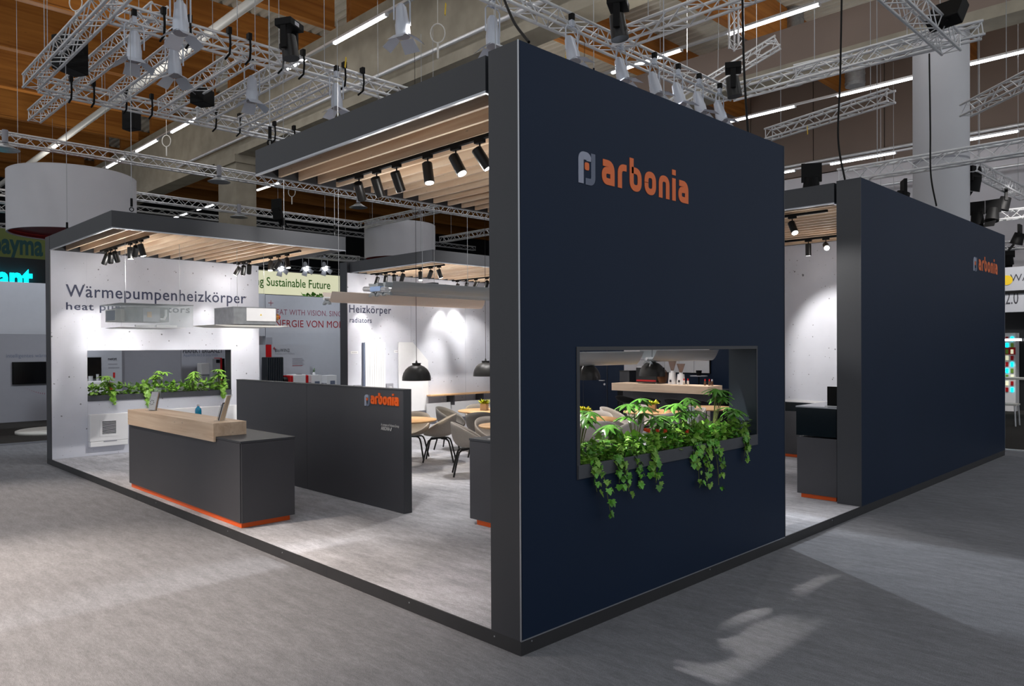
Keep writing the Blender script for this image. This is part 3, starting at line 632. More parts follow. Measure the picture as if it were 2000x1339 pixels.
# ceiling fan coil units shown hanging before the wall
u = thing('glazed_fan_coil', 'ceiling fan coil unit in a clear acrylic case hung before the wall lettering', 'appliance', (.47, 9.3, 2.36))
part('case_pane', MB().box(.467, 9.3, 2.37, 1.592, 9.304, 2.735), M['acryl'], u); part('case_pane', MB().box(.467, 9.304, 2.37, .471, 10.3, 2.735), M['acryl'], u)
part('case_pane', MB().box(1.588, 9.304, 2.37, 1.592, 10.3, 2.735), M['acryl'], u)
part('top_sheet', MB().box(.46, 9.29, 2.736, 1.6, 10.32, 2.744), M['galv'], u)
part('coil_housing', MB().box(.62, 9.52, 2.46, 1.28, 10.2, 2.70), M['galv'], u)
part('filter_box', MB().box(.49, 9.62, 2.46, .62, 10.15, 2.66), M['offwhite'], u); part('filter_screen', MB().box(.484, 9.66, 2.48, .49, 10.11, 2.64), M['slate'], u)
part('control_box', MB().box(.86, 9.48, 2.46, 1.12, 9.52, 2.68), M['nblight'], u); part('rating_plate', MB().box(.92, 9.475, 2.53, .99, 9.48, 2.62), M['kraft'], u)
part('pipe', MB().tube([(1.12, 9.46, 2.5), (1.17, 9.44, 2.5), (1.2, 9.44, 2.56), (1.2, 9.44, 2.66)], .022, 10), M['alu'], u)
part('vent_plate', MB().prism([(0, .012), (.10, 0), (.9, 0), (1.0, .012)], lambda a, b, d: (.50+a, 9.32+d, 2.353+b), 0, .9), M['white'], u)
part('mounting_bar', MB().box(.70, 9.34, 2.372, .98, 9.40, 2.40).box(1.02, 9.34, 2.372, 1.34, 9.40, 2.40), M['white'], u)
u2 = thing('boxed_fan_coil', 'galvanised ceiling fan coil with white service cover hung at the wall end', 'appliance', (2.06, 9.3, 2.39))
part('sheet_housing', MB().box(2.29, 9.3, 2.44, 3.09, 10.1, 2.745), M['galv'], u2)
part('service_cover', MB().box(2.52, 9.285, 2.50, 3.07, 9.299, 2.73), M['white'], u2)
part('warning_sign', MB().prism([(0, 0), (.035, 0), (.0175, .032)], FY(2.77, 9.285, 2.60), 0, .002), M['yellow'], u2)
part('seal_strip', MB().box(2.31, 9.31, 2.425, 3.07, 10.08, 2.44), M['blackm'], u2)
part('ceiling_plate', MB().prism([(0, .03), (.0, .022), (.2, 0), (1.15, 0), (1.35, .022), (1.35, .03)], lambda a, b, d: (1.93+a, 9.2+d, 2.392+b), 0, .95), M['offwhite'], u2)
vl = thing('copper_valve', 'small brass valve at the side of the galvanised fan coil', 'valve', (3.12, 9.34, 2.58)); part('valve_body', MB().cyl((3.1, 9.34, 2.58), (3.16, 9.34, 2.58), .03).cyl((3.13, 9.34, 2.52), (3.13, 9.34, 2.64), .018), mat('brass', rgb(190, 130, 70), .3, .8), vl)
part('valve_wheel', MB().cyl((3.162, 9.34, 2.58), (3.172, 9.34, 2.58), .038), M['red'], vl)
# radiators on the rear display wall
def radiator(label, x0, x1, z0, z1, n, cut=0):
    r = thing('column_radiator', label, 'radiator', (x0, L0, z0)); wd = (x1-x0)/n
    if not cut:
        me = MB().box(.003, -.075, 0, wd-.003, -.03, z1-z0).mesh('radiator_tube', M['white'])
        for i in range(n): link('radiator_tube', me, r, (i*wd, 0, 0))
        part('header', MB().box(x0, L0-.03, z0+.05, x1, L0-.001, z0+.10).box(x0, L0-.03, z1-.10, x1, L0-.001, z1-.05), M['white'], r)
        part('side_panel', MB().box(x0-.05, L0-.08, z0, x0-.004, L0-.01, z1-.01), M['slate'], r, bevel=.01)
    else:
        part('radiator_front', MB().prism([(0, 0), (x1-x0, 0), (x1-x0, z1-z0-cut), (.47*(x1-x0), z1-z0), (0, z1-z0)], FY(x0, L0-.03, z0), 0, .04), M['white'], r)
        part('bracket', MB().box(x0+.1, L0-.03, z0+.2, x0+.2, L0-.001, z0+.3).box(x0+.1, L0-.03, z1-.5, x0+.2, L0-.001, z1-.4), M['alutrim'], r)
    return r
radiator('tall white ribbed radiator on the concrete display wall', 6.40, 6.965, .45, 2.145, 9)
radiator('tall white radiator with a slanted top corner behind the black pendant lamp', 7.36, 8.255, .45, 2.145, 1, cut=.46)
for i, (x, l) in enumerate(((6.22, 'beside the ribbed radiator'), (7.12, 'between the two white radiators'))):
    v = thing('valve_panel', f'small grey valve display panel {l}', 'panel', (x, L0, 1.0))
    part('panel_plate', MB().box(x-.1, L0-.03, .95, x+.1, L0-.001, 1.155), M['nbgrey'], v); part('valve', MB().cyl((x, L0-.07, 1.05), (x, L0-.03, 1.05), .045, n=14).cyl((x, L0-.05, .96), (x, L0-.05, 1.05), .015), M['alu'], v)
for i, (px, py, l) in enumerate(((692, 688, 'at the ribbed radiator'), (776, 686, 'before the slanted radiator'), (868, 780, 'above the wooden wall shelf'))):
    p = at(px, py, y=L0-.004); o = part('label_plate', MB().box(p.x-.10, L0-.008, p.z-.03, p.x+.10, L0-.001, p.z+.03), M['white']); tag(o, f'small white label plate on the concrete wall {l}', 'sign', 'wall label plates')
    part('print_line', MB().box(p.x-.07, L0-.0092, p.z-.005, p.x+.07, L0-.008, p.z+.005), M['nbgrey'], o)
sf = thing('wall_shelf', 'narrow oak shelf board on brackets along the concrete wall behind the tables', 'shelf', (8.3, L0, .78))
part('shelf_board', MB().box(8.2, L0-.32, .80, 10.6, L0-.005, .83), M['woodt'], sf); part('bracket', MB().box(8.9, L0-.28, .55, 8.94, L0-.001, .80), M['edge'], sf); part('bracket', MB().box(9.9, L0-.28, .55, 9.94, L0-.001, .80), M['edge'], sf)
lr = thing('bench_radiator', 'low white radiator bench under the oak wall shelf', 'radiator', (8.1, L0, .2))
part('radiator_front', MB().box(8.15, L0-.16, .22, 10.4, L0-.12, .62), M['white'], lr); part('foot', MB().box(8.5, L0-.12, Z0, 8.56, L0-.04, .6), M['white'], lr); part('foot', MB().box(9.9, L0-.12, Z0, 9.96, L0-.04, .6), M['white'], lr)
# ------------------------------------------------------------------ hanging radiant profiles
def profile(mb, x0, x1, y, z, wd=.17, h=.15):   # two upswept wings along X meeting at a keel
    P = []
    for i in range(7): t = i/6; P.append((-.5*wd-.03+.5*wd*t, h*(1-t)**1.8))
    for s in (-1, 1):
        lo = [(s*(-a), b) for a, b in P]; hi = [(a+.0, b+.008) for a, b in lo]
        mb.strip(lo, hi, lambda u, v, d: (d, y+u, z+v), x0, x1)
    return mb
def radiant(label, x0, x1, y, z, m, n=1, endm='steelg', gap=.155, wd=.2, h=.15):
    r = thing('radiant_ceiling_profile', label, 'radiator', (x0, y, z))
    for i in range(n):
        part('wing_profile', profile(MB(), x0, x1, y+i*gap, z, wd, h), M[m], r)
        part('water_tube', MB().cyl((x0-.06, y+i*gap, z+.055), (x1, y+i*gap, z+.055), .026, n=14), M['alu'], r)
        part('end_saddle', MB().strip([(-.085, .0), (-.05, .035), (0, .05), (.05, .035), (.085, 0)], [(-.085, -.02), (-.05, -.005), (0, .012), (.05, -.005), (.085, -.02)], lambda u, v, d: (x0-.03+d, y+i*gap+u, z+v-.02), 0, .05), M[endm], r)
    return r
radiant('cream winged ceiling radiator profile hanging behind the grey triple one', 2.5, 5.6, 6.55, 2.70, 'cream')
rt = radiant('grey triple winged ceiling radiator with blue header pipe', 3.02, 7.2, 5.72, 2.82, 'steelg', n=3, endm='steelg', gap=.19, h=.16)
part('header_pipe', MB().cyl((2.93, 5.62, 2.86), (2.93, 6.2, 2.90), .038, n=16), M['alu'], rt); part('header_sleeve', MB().box(2.89, 5.74, 2.845, 2.965, 6.0, 2.915), M['blueish'], rt)
part('hanger_plate', MB().box(3.9, 5.78, 2.96, 4.02, 6.15, 3.03), M['edge2'], rt)
radiant('grey winged profile seen at the top of the opening, beside the corner', 4.6, 7.27, 4.4, 1.70, 'steelg', wd=.34, h=.22)
radiant('grey winged profile seen at the top of the opening, above the bar', 7.68, 9.8, 4.4, 1.735, 'steelg', wd=.30, h=.20)
# ------------------------------------------------------------------ tables, chairs, lamps
def chair_proto(name, ms, label, group):
    r = thing(name, label, 'chair', (0, 0, Z0), 0, group)
    mb = MB(); nf = 36; nt = 9; vs = []
    def rim(phi): c = (1-math.cos(phi))/2; return .450+.345*c**.72, .275+.02*c
    for k in range(nf):
        phi = 2*PI*k/nf; h, R = rim(phi)
        for i in range(nt+1):
            t = i/nt; rr = R*math.sin(PI/2*t)**.62; z = .42+(h-.42)*(1-math.cos(PI/2*t))**1.35
            vs.append((rr*math.cos(phi)*.98+.0, rr*math.sin(phi)*1.04, z))
    n1 = nt+1
    mb.add(vs, [(k*n1+i, k*n1+i+1, ((k+1) % nf)*n1+i+1, ((k+1) % nf)*n1+i) for k in range(nf) for i in range(1, nt)]+[(k*n1, k*n1+1, ((k+1) % nf)*n1+1) for k in range(nf)], True)
    s = part('seat_shell', mb, M[ms], r, world=False); so = s.modifiers.new('thick', 'SOLIDIFY'); so.thickness = .022; so.offset = 1
    part('seat_plate', MB().box(-.14, -.1, .385, .14, .1, .40), M['blackm'], r, world=False)
    for sx in (-1, 1):
        for sy in (-1, 1):
            part('leg', MB().tube([(sx*.04, sy*.06, .385), (sx*.13, sy*.12, .38), (sx*.165, sy*.145, .355), (sx*.185, sy*.165, .30), (sx*.255, sy*.225, 0)], .0145, 8), M['blackm'], r, world=False)
    return r
TB = dict(T1=(3.913, 6.536), T2=(6.019, 6.873), T3=(4.5, 4.62), W1=(6.036, 4.466), W2=(7.889, 4.46), W3=(9.3, 4.15))
tlab = dict(T1='round oak table just behind the end of the partition wall', T2='round oak table with a potted sprig near the concrete wall', T3='round oak table mostly hidden by the logo wall, above the desk', W1='round oak table with yellow sprig at the corner side of the window opening',
            W2='round oak table with yellow sprig in the middle of the window opening', W3='round oak table half hidden behind the umbrella plants by the reveal')
def table(k, first=[None]):
    x, y = TB[k]
    if first[0] is None:
        r = thing('round_table', tlab[k], 'table', (x, y, Z0), .3, 'round oak tables'); first[0] = r
        part('tabletop', MB().lathe([(0, .715), (.50, .715), (.52, .722), (.52, .738), (.515, .742), (0, .742)], n=48), M['woodt'], r, world=False)
        part('column', MB().cyl((0, 0, .02), (0, 0, .715), .03, n=16), M['white'], r, world=False)
        part('base_disc', MB().lathe([(0, .02), (.22, .016), (.27, .008), (.27, 0), (0, 0)], n=36), M['white'], r, world=False)
        return r
    return dup(first[0], (x, y, Z0), .3+len(k), tlab[k])
for k in TB: table(k)
spots = [('T1', -8, 'shell', 'facing the table behind the partition, seen in full'), ('T1', 42, 'shell', 'behind the table by the partition end, seat towards the camera'),
 ('T2', 118, 'shelld', 'dark, seen from its side at the far table'), ('T2', 222, 'shelld', 'dark, its round back before the table with a sprig'), ('T2', 57, 'shell', 'behind the far table, only its curved top visible'),
 ('T3', 178, 'shell', 'beside the half hidden desk, curved brown back towards the aisle'), ('T3', 72, 'shell', 'partly cut off by the logo wall edge'),
 ('W1', 233, 'shellw', 'in front of the corner side table, back to the ivy'), ('W1', 283, 'shellw', 'at the table by the corner, seen from its open side'), ('W1', 26, 'shellw', 'behind the table at the corner side, beside the dark door'),
 ('W2', 50, 'shellw', 'behind the middle table, before the bar stools'), ('W2', 108, 'shellw', 'pale, turned sideways at the middle table'), ('W2', 235, 'shellw', 'in front of the middle table, its back above the ivy'), ('W2', 322, 'shellw', 'at the middle table next to the clear leaflet holder'),
 ('W1', 84, 'shellw', 'just inside the frame edge of the opening behind the first table')]
protos = {}
for t, a, ms, l in spots:
    x, y = TB[t]; ar = math.radians(a); p = (x+.70*math.cos(ar), y+.70*math.sin(ar), Z0); rz = ar+PI
    if (t, a) == ('T1', -8): p, rz = (4.58, 6.47, Z0), math.radians(135)
    if (t, a) == ('T3', 178): p, rz = (4.03, 5.07, Z0), math.radians(-38)
    col = {'shell': 'taupe', 'shelld': 'charcoal grey', 'shellw': 'light grey'}[ms]; lb = f'{col} shell armchair {l}'
    if ms not in protos: protos[ms] = chair_proto('shell_armchair', ms, lb, 'armchairs around the round tables'); protos[ms].location = p; protos[ms].rotation_euler = (0, 0, rz)
    else: dup(protos[ms], p, rz, lb)
def pot(label, p, s=1.0):
    r = thing('potted_sprig', label, 'plant', p, .4, 'potted sprigs on the tables')
    part('pot', MB().box(-.062*s, -.062*s, 0, .062*s, .062*s, .125*s), M['kraft'], r, world=False, bevel=.004)
    mb = MB()
    for i in range(70):
        a = random.uniform(0, 2*PI); d = Vector((math.cos(a)*random.uniform(.1, 1), math.sin(a)*random.uniform(.1, 1), random.uniform(.5, 1.1))).normalized()
        q = d.to_track_quat('Y', 'Z'); bake(mb, LFT[1], Vector((math.cos(a)*.02, math.sin(a)*.02, .11*s)), q, random.uniform(.07, .12)*s)
    part('foliage', mb, M['leafy'], r, world=False)['kind'] = 'stuff'; return r
pot('beige pot with yellow green sprig on the corner side table', (TB['W1'][0]-.02, TB['W1'][1]+.02, .84)); pot('beige pot with yellow green sprig on the middle table', (TB['W2'][0], TB['W2'][1]+.0, .84)); pot('beige potted sprig on the far table, cut off by the logo wall', (TB['T2'][0]-.02, TB['T2'][1]+.02, .84))
pend = None
for k, l in (('T1', 'black dome pendant lamp above the table by the partition'), ('T2', 'black dome pendant lamp cut off by the edge of the logo wall'), ('W1', 'black dome pendant in the opening, cut off by its corner side'), ('W2', 'black dome pendant before the bar, in the middle of the opening')):
    x, y = TB[k]
    if k == 'T1': x, y = 4.05, 6.40
    p = (x, y, 1.475)
    if pend is None:
        pend = thing('pendant_lamp', l, 'lamp', p, 0, 'black dome pendants')
        sh_ = part('lamp_shade', MB().lathe([(.235, 0), (.232, .06), (.215, .12), (.18, .18), (.13, .225), (.075, .25), (.07, .25), (.07, .275), (.078, .285), (.02, .287)], n=40), M['lampsh'], pend, world=False)
        part('shade_lining', MB().lathe([(.230, .001), (.226, .06), (.21, .118), (.175, .176), (.125, .22), (.0, .245)], n=40), M['lampin'], sh_, world=False)
        part('bulb', MB().lathe([(0, .09), (.025, .095), (.033, .12), (.025, .15), (.012, .18), (.012, .24)], n=14), M['bulb'], pend, world=False)
        part('cord_grip', MB().cyl((0, 0, .287), (0, 0, .33), .02, .008), M['lampsh'], pend, world=False)
        part('cord', MB().cyl((0, 0, .33), (0, 0, 5.5), .004, n=6), M['black'], pend, world=False)
    else: dup(pend, p, 0, l)
    lamp('SPOT', 'pendant_light', (x, y, 1.62), 75, (x, y, 0), (1, .82, .55), spot_size=math.radians(120), spot_blend=.5, shadow_soft_size=.04)
# ------------------------------------------------------------------ bar
bar = thing('bar_counter', 'long bar with thick oak top and dark grey front', 'bar', (10.5, 4.86, Z0))
part('oak_top', MB().box(10.46, 4.86, 1.0, 11.05, 7.38, 1.17), M['woodc'], bar, bevel=.003)
part('bar_front', MB().box(10.72, 4.95, Z0, 11.0, 7.25, 1.0), M['edge'], bar); part('kick_board', MB().box(10.70, 4.95, Z0, 10.72, 7.25, .16), M['black'], bar)
stool = None
for i, (x, y) in enumerate(((10.3, 6.86), (10.3, 6.18), (10.3, 5.55), (10.3, 4.96))):
    l = f'black shell bar stool, {ORD[i]} along the oak bar from the dark door'
    if stool is None:
        stool = thing('bar_stool', l, 'stool', (x, y, Z0), 0, 'black bar stools at the oak bar')
        mb = MB(); vs = []; nf = 28; nt = 6
        for k in range(nf):
            phi = 2*PI*k/nf; c = (1-math.cos(phi))/2
            for j in range(nt+1): t = j/nt; vs.append((.20*math.sin(PI/2*t)*math.cos(phi), .215*math.sin(PI/2*t)*math.sin(phi), .66+(.03+.13*c**1.2)*(1-math.cos(PI/2*t))))
        mb.add(vs, [(k*7+j, k*7+j+1, ((k+1) % nf)*7+j+1, ((k+1) % nf)*7+j) for k in range(nf) for j in range(6)], True)
        s_ = part('seat_shell', mb, M['black'], stool, world=False); q_ = s_.modifiers.new('thick', 'SOLIDIFY'); q_.thickness = .018
        for sx in (-1, 1):
            for sy in (-1, 1): part('leg', MB().cyl((sx*.09, sy*.09, .66), (sx*.2, sy*.2, 0), .01, n=8), M['blackm'], stool, world=False)
        part('foot_ring', MB().tube([(.165*math.cos(a)*1.25, .165*math.sin(a)*1.25, .24) for a in [2*PI*i/16+.39 for i in range(17)]], .007, 6), M['blackm'], stool, world=False)
    else: dup(stool, (x, y, Z0), 0, l)
zb = 1.171
cm = thing('coffee_machine', 'dark espresso machine with red stripe on the oak bar', 'appliance', (10.85, 6.55, zb))
part('machine_body', MB().box(10.68, 6.28, zb+.02, 11.0, 6.85, zb+.36), M['blackm'], cm, bevel=.01); part('red_stripe', MB().box(10.672, 6.3, zb+.05, 10.68, 6.83, zb+.085), M['red'], cm); part('top_rail', MB().box(10.7, 6.3, zb+.36, 10.98, 6.83, zb+.38), M['alu'], cm)
for y in (6.32, 6.8): part('foot', MB().cyl((10.72, y, zb), (10.72, y, zb+.02), .02), M['alu'], cm)
part('side_panel', MB().cyl((10.84, 6.20, zb+.17), (10.84, 6.27, zb+.17), .16, n=24), M['glassb'], cm)
for i, (y, l) in enumerate(((5.96, 'white coffee grinder with full bean hopper beside the espresso machine'), (5.74, 'white coffee grinder next to the sauce bottles'))):
    g = thing('coffee_grinder', l, 'appliance', (10.82, y, zb), 0, 'white coffee grinders on the bar'); f_ = 1-.12*i
    part('grinder_body', MB().cyl((0, 0, 0), (0, 0, .26*f_), .10, .075, n=4).cyl((0, 0, .26*f_), (0, 0, .30*f_), .04), M['white'], g, world=False)
    part('bean_hopper', MB().cyl((0, 0, .30*f_), (0, 0, .52*f_), .03, .095, n=16), M['glassb'], g, world=False); part('nameplate', MB().box(-.085, -.02, .05, -.07, .02, .10), M['inkd'], g, world=False)
for i, (y, l, c) in enumerate(((5.60, 'red capped sauce bottle beside the grinder', 'red'), (5.50, 'red and white sauce bottle, second beside the grinder', 'red'), (4.955+.02, 'red capped bottle at the end of the oak bar', 'red'), (5.08, 'bottle with a round red cap near the end of the bar', 'red'), (4.91, 'small clear glass shaker at the bar end', 'alu'))):
    b_ = thing('condiment_bottle', l, 'bottle', (10.72, y, zb), 0, 'condiment bottles on the bar')
    part('bottle_body', MB().lathe([(0, 0), (.025, 0), (.025, .07), (.014, .10)], n=12), M['offwhite' if i < 2 else 'glassb'], b_, world=False); part('cap', MB().cyl((0, 0, .10), (0, 0, .14), .017, .012), M[c], b_, world=False)
bs = thing('back_shelf', 'black service shelf with dishes behind the bar', 'shelf', (11.7, 5.9, Z0))
part('cabinet', MB().box(11.75, 5.2, Z0, 12.19, 8.2, 1.0), M['black'], bs); part('worktop', MB().box(11.72, 5.2, 1.0, 12.19, 8.2, 1.03), M['edge'], bs)
pl_ = thing('wire_stand', 'small black stand with a potted herb before the white tiles', 'stand', (11.9, 5.95, 1.03))
part('tray', MB().lathe([(0, .28), (.2, .28), (.2, .30), (0, .30)], n=24), M['nbgrey'], pl_, world=False); part('post', MB().cyl((0, 0, 0), (0, 0, .28), .015), M['black'], pl_, world=False); part('herb_pot', MB().cyl((0, 0, .30), (0, 0, .42), .05, .07), M['black'], pl_, world=False)
bx = thing('black_crate', 'black crate on the service shelf beside the dark door side', 'crate', (11.8, 8.0, 1.03)); part('crate_box', MB().box(11.78, 7.85, 1.03, 12.1, 8.15, 1.4), M['edge'], bx); part('crate_rim', MB().box(11.77, 7.84, 1.38, 12.11, 8.16, 1.41), M['blackm'], bx)
# ------------------------------------------------------------------ tracks and spotlights under the canopies
hproto = {}; PK = .46
def spot_meshes():
    if hproto: return hproto
    hproto['adapter'] = MB().box(-.02, -.05, -.028, .02, .05, 0).mesh('adapter', M['black'])
    hproto['stem'] = MB().cyl((0, 0, -.085), (0, 0, -.028), .007, n=8).box(-.012, -.02, -.105, .012, .02, -.085).mesh('stem', M['black'])
    hproto['housing'] = MB().cyl((0, 0, .05), (0, 0, -.13), .045, n=24).cyl((0, 0, .05), (0, 0, .058), .045, .036, n=24).mesh('housing', M['blackm'])
    hproto['lens'] = MB().cyl((0, 0, -.1305), (0, 0, -.134), .037, n=24).mesh('lens', M['emits'])
    hproto['dull'] = MB().cyl((0, 0, -.1305), (0, 0, -.134), .037, n=24).mesh('lens', M['nbgrey'])
    return hproto
def spot(p, aim, label, group, power=0, angle=34, color=(1, .96, .91), lit=True):
    h = spot_meshes(); r = thing('track_spotlight', label, 'spotlight', p, 0, group); p = Vector(p)
    link('adapter', h['adapter'], r); link('stem', h['stem'], r)
    c = p+Vector((0, 0, -.12)); q = (Vector(aim)-c).to_track_quat('-Z', 'Y')
    o = link('housing', h['housing'], r, (0, 0, -.12)); o.rotation_mode = 'QUATERNION'; o.rotation_quaternion = q
    link('lens', h['lens' if lit else 'dull'], o)
    if power:
        power *= PK
        d = (Vector(aim)-c).normalized(); lamp('POINT', 'track_slat_fill', c+d*.2, 3.2 if p.y < 4 else 5.0, None, color, shadow_soft_size=.06) if True else None; lamp('SPOT', 'track_and_fill_spot', c+d*.16, power, aim, color, spot_size=math.radians(angle), spot_blend=.85, shadow_soft_size=.035)  # the point light is added fill that brightens the slats
def track(label, p0, p1):
    r = thing('light_track', label, 'track', p0); d = Vector(p1)-Vector(p0)
    o = part('rail', MB().obox((Vector(p0)+Vector(p1))/2+Vector((0, 0, .012)), (.036, d.length, .03), Quaternion((0, 0, 1), -math.atan2(d.x, d.y))), M['black'], r)
    part('rail_groove', MB().obox((Vector(p0)+Vector(p1))/2+Vector((.019, 0, .0)), (.003, d.length-.02, .008), Quaternion((0, 0, 1), -math.atan2(d.x, d.y))), M['alutrim'], r)
    return r
zt = 3.70
track('black light track under the large canopy beside the logo wall', (.66, .40, zt), (.66, 3.25, zt))
T1s = [(.66, 2.86, (2.9, 4.6, .6), 250, 40, 0), (.66, 2.56, (2.6, 3.4, .2), 250, 40, 0), (.66, 2.24, (2.4, 2.6, .1), 200, 40, 0), (.66, 1.78, (.55, 1.0, .1), 160, 34, 1), (.66, 1.40, (.95, .10, 1.25), 800, 30, 1), (.66, 1.10, (1.75, .1, 1.25), 950, 32, 1), (.66, .78, (2.6, .1, 1.25), 1000, 28, 1)]
for i, (x, y, a, p, an, lt) in enumerate(T1s): spot((x, y, zt-.003), a, f'black track spotlight under the large canopy, {ORD[i]} counted from the far end', 'spotlights of the large canopy', p, an, lit=bool(lt))
track('black light track under the low canopy, over the wall lettering start', (.63, 8.55, zt), (.63, 10.85, zt))
for i, (y, a, p) in enumerate(((10.55, (.4, 11.4, 2.3), 170), (10.32, (.9, 11.45, 2.2), 230), (10.08, (1.7, 11.45, 1.6), 400), (9.35, (.8, 9.5, 0), 110), (9.1, (1.0, 11.45, 1.2), 460), (8.86, (1.5, 8.6, 0), 110))):
    spot((.63, y, zt-.003), a, f'black spotlight on the track over the lettering start, {ORD[i]} from the white wall', 'spotlights of the first low canopy track', p, 42)
track('black light track under the low canopy, near its open end', (3.14, 8.5, zt), (3.14, 11.15, zt))
for i, (y, a, p) in enumerate(((10.95, (2.5, 11.45, 2.2), 200), (10.72, (3.3, 11.45, 2.3), 230), (10.48, (3.5, 11.45, 2.0), 260), (9.6, (2.6, 9.0, 0), 120), (9.3, (2.4, 11.45, 1.2), 480), (8.98, (3.3, 8.0, 0), 120))):
    spot((3.14, y, zt-.003), a, f'black spotlight on the low canopy open end track, {ORD[i]} from the white wall', 'spotlights of the second low canopy track', p, 42)
track('black light track under the rear canopy, over the radiator lettering', (6.42, 8.4+.15, zt), (6.42, 11.2, zt))
for i, (y, a, p) in enumerate(((10.95, (6.3, 11.45, 2.3), 220), (10.62, (6.7, 11.45, 1.7), 240), (10.3, (7.3, 11.45, 2.0), 260), (9.98, (6.5, 11.45, .9), 260), (9.35, (6.0, 8.6, 0), 130), (9.0, (7.1, 11.45, 1.1), 330), (8.72, (7.5, 8.2, 0), 130))):
    spot((6.42, y, zt-.003), a, f'black spotlight on the track over the radiator lettering, {ORD[i]} from the concrete wall', 'spotlights of the rear canopy first track', p, 42)
track('black light track under the rear canopy, partly hidden by the logo wall', (8.95, 8.7, zt), (8.95, 11.3, zt))
for i, (y, a, p) in enumerate(((11.1, (8.6, 11.45, 2.4), 300), (10.75, (9.2, 11.45, 2.6), 330), (10.4, (8.3, 11.45, 1.1), 500), (10.0, (9.8, 11.45, 2.2), 300))):
    spot((8.95, y, zt-.003), a, f'black spotlight on the half hidden rear track, {ORD[i]} from the concrete wall', 'spotlights of the rear canopy second track', p, 42)
track('short black light track behind the second navy wall', (6.05, .52, zt), (6.05, 3.2, zt))
spot((6.05, .98, zt-.003), (5.4, .2, 2.2), 'lit black spotlight at the edge of the logo wall in the gap', 'spotlights in the gap', 150, 40)
track('black light track beside the inner concrete wall', (8.34, .6, zt), (8.34, 3.4, zt))
spot((8.34, 1.78, zt-.003), (8.4, 1.78, 0), 'unlit looking black spotlight pointing down beside the inner concrete wall', 'spotlights in the gap', 120, 40, lit=False)
spot((8.34, 1.50, zt-.003), (5.75, .06, 2.3), 'dazzling black spotlight aimed out of the gap', 'spotlights in the gap', 260, 36)
lamp('SPOT', 'track_and_fill_spot', (3.3, 1.6, 3.55), 130, (5.74, .12, 2.5), (1, .97, .94), spot_size=math.radians(30), spot_blend=.7, shadow_soft_size=.05)  # lamp added without a fixture, puts gloss on the second wall's edge panel
lamp('SPOT', 'track_and_fill_spot', (7.2, 1.9, 3.55), 260, (9.1, 1.5, 1.9), (1, .96, .91), spot_size=math.radians(52), spot_blend=.6, shadow_soft_size=.04)
for (x, y) in ((5.2, 5.6), (7.0, 5.5), (9.6, 6.2), (3.2, 2.4), (4.9, 8.2), (10.2, 3.8)):
    lamp('SPOT', 'booth_ceiling_spot', (x, y, 6.7), 800, (x+.2, y-.3, 0), (1, .97, .95), spot_size=math.radians(56), spot_blend=.7, shadow_soft_size=.1)
# ------------------------------------------------------------------ lighting rig
BR = MB().cyl((0, 0, 0), (0, 0, 1), 1, n=6, cap=False).mesh('brace', M['alu'])
def bar_between(name, parent, a, b, r):
    a = Vector(a); b = Vector(b); d = b-a
    o = link(name, BR, parent, a-wloc(parent)); o.rotation_mode = 'QUATERNION'; o.rotation_quaternion = Vector((0, 0, 1)).rotation_difference(d.normalized()); o.scale = (r, r, d.length); return o
def truss(label, p0, p1, near=True, s=.12, pitch=.48, group='lighting trusses', cr=.025, br=.010):
    p0 = Vector(p0); p1 = Vector(p1); r = thing('lighting_truss', label, 'truss', p0, 0, group)
    d = (p1-p0); Ln = d.length; d.normalize(); sd = d.cross(Vector((0, 0, 1)))
    sd = Vector((1, 0, 0)) if sd.length < .1 else sd.normalized(); up = sd.cross(d)
    cn = [sd*a*s+up*b*s for a, b in ((-1, -1), (1, -1), (1, 1), (-1, 1))]
    for c in cn: part('chord', MB().cyl(p0+c, p1+c, cr, n=10), M['alu'], r)
    if abs(d.z) < .5:
        for t in ((.12, .85) if Ln > 3 else (.5,)):
            q = p0+d*Ln*t; part('hoist_cable', MB().cyl(q+up*s, (q.x, q.y, 12.08), .007, n=5), M['rope'], r)
    n = max(2, int(Ln/pitch)); st = Ln/n; mb = MB(); seg = []
    for f in range(4):
        a, b = cn[f], cn[(f+1) % 4]
        for i in range(n):
            q = p0+d*st*i; m_ = q+d*st/2; e = q+d*st
            if (i+f) % 2: seg += [(q+a, m_+b), (m_+b, e+a)]
            else: seg += [(q+b, m_+a), (m_+a, e+b)]
        for e in (p0+d*.03, p1-d*.03): seg.append((e+a, e+b))
    if near and len(seg) <= 300:
        for a, b in seg: bar_between('brace', r, a, b, br)
    else:
        for a, b in seg: mb.cyl(a, b, br, n=5, cap=False)
        part('bracing', mb, M['alu'], r)['kind'] = 'stuff'
    return r
zt = 7.1
truss('silver truss coming in from the top edge to the outermost rig corner', (.1, 6.2, zt), (.1, 13.2, zt))
truss('silver truss behind the canopies, crossing below the timber beams from the rig corner', (.25, 13.2, zt), (9.4, 13.2, zt))
truss('silver truss full of black clamps and silver lamps above the large canopy', (.25, 8.9, zt), (9.6, 8.9, zt))
truss('long ladder truss passing under the crossing truss, ending before the wooden ceiling', (1.0, 9.05, zt+.28), (.9, 16.6, zt+.28))
for x, l in ((1.55, 'first'), (2.5, 'second'), (3.3, 'third'), (4.25, 'fourth')): truss(f'{l} short truss bridging the two crossing trusses above the low canopy', (x, 9.05, zt+.03), (x, 13.05, zt+.03))
truss('distant silver truss running behind the white drum to the far right', (-6, 18.0, zt), (18.5, 18.0, zt), near=False)
truss('far truss in front of the dark hall end, above the low canopy', (3, 23.2, zt), (14, 23.2, zt), near=False)
truss('cross truss joining the two far trusses over the second drum', (14, 18.15, zt), (14, 23.05, zt))
a = at(862, 468, z=zt); truss('far truss piece beside the second white drum', (a.x, a.y, zt), (a.x, a.y-6, zt))
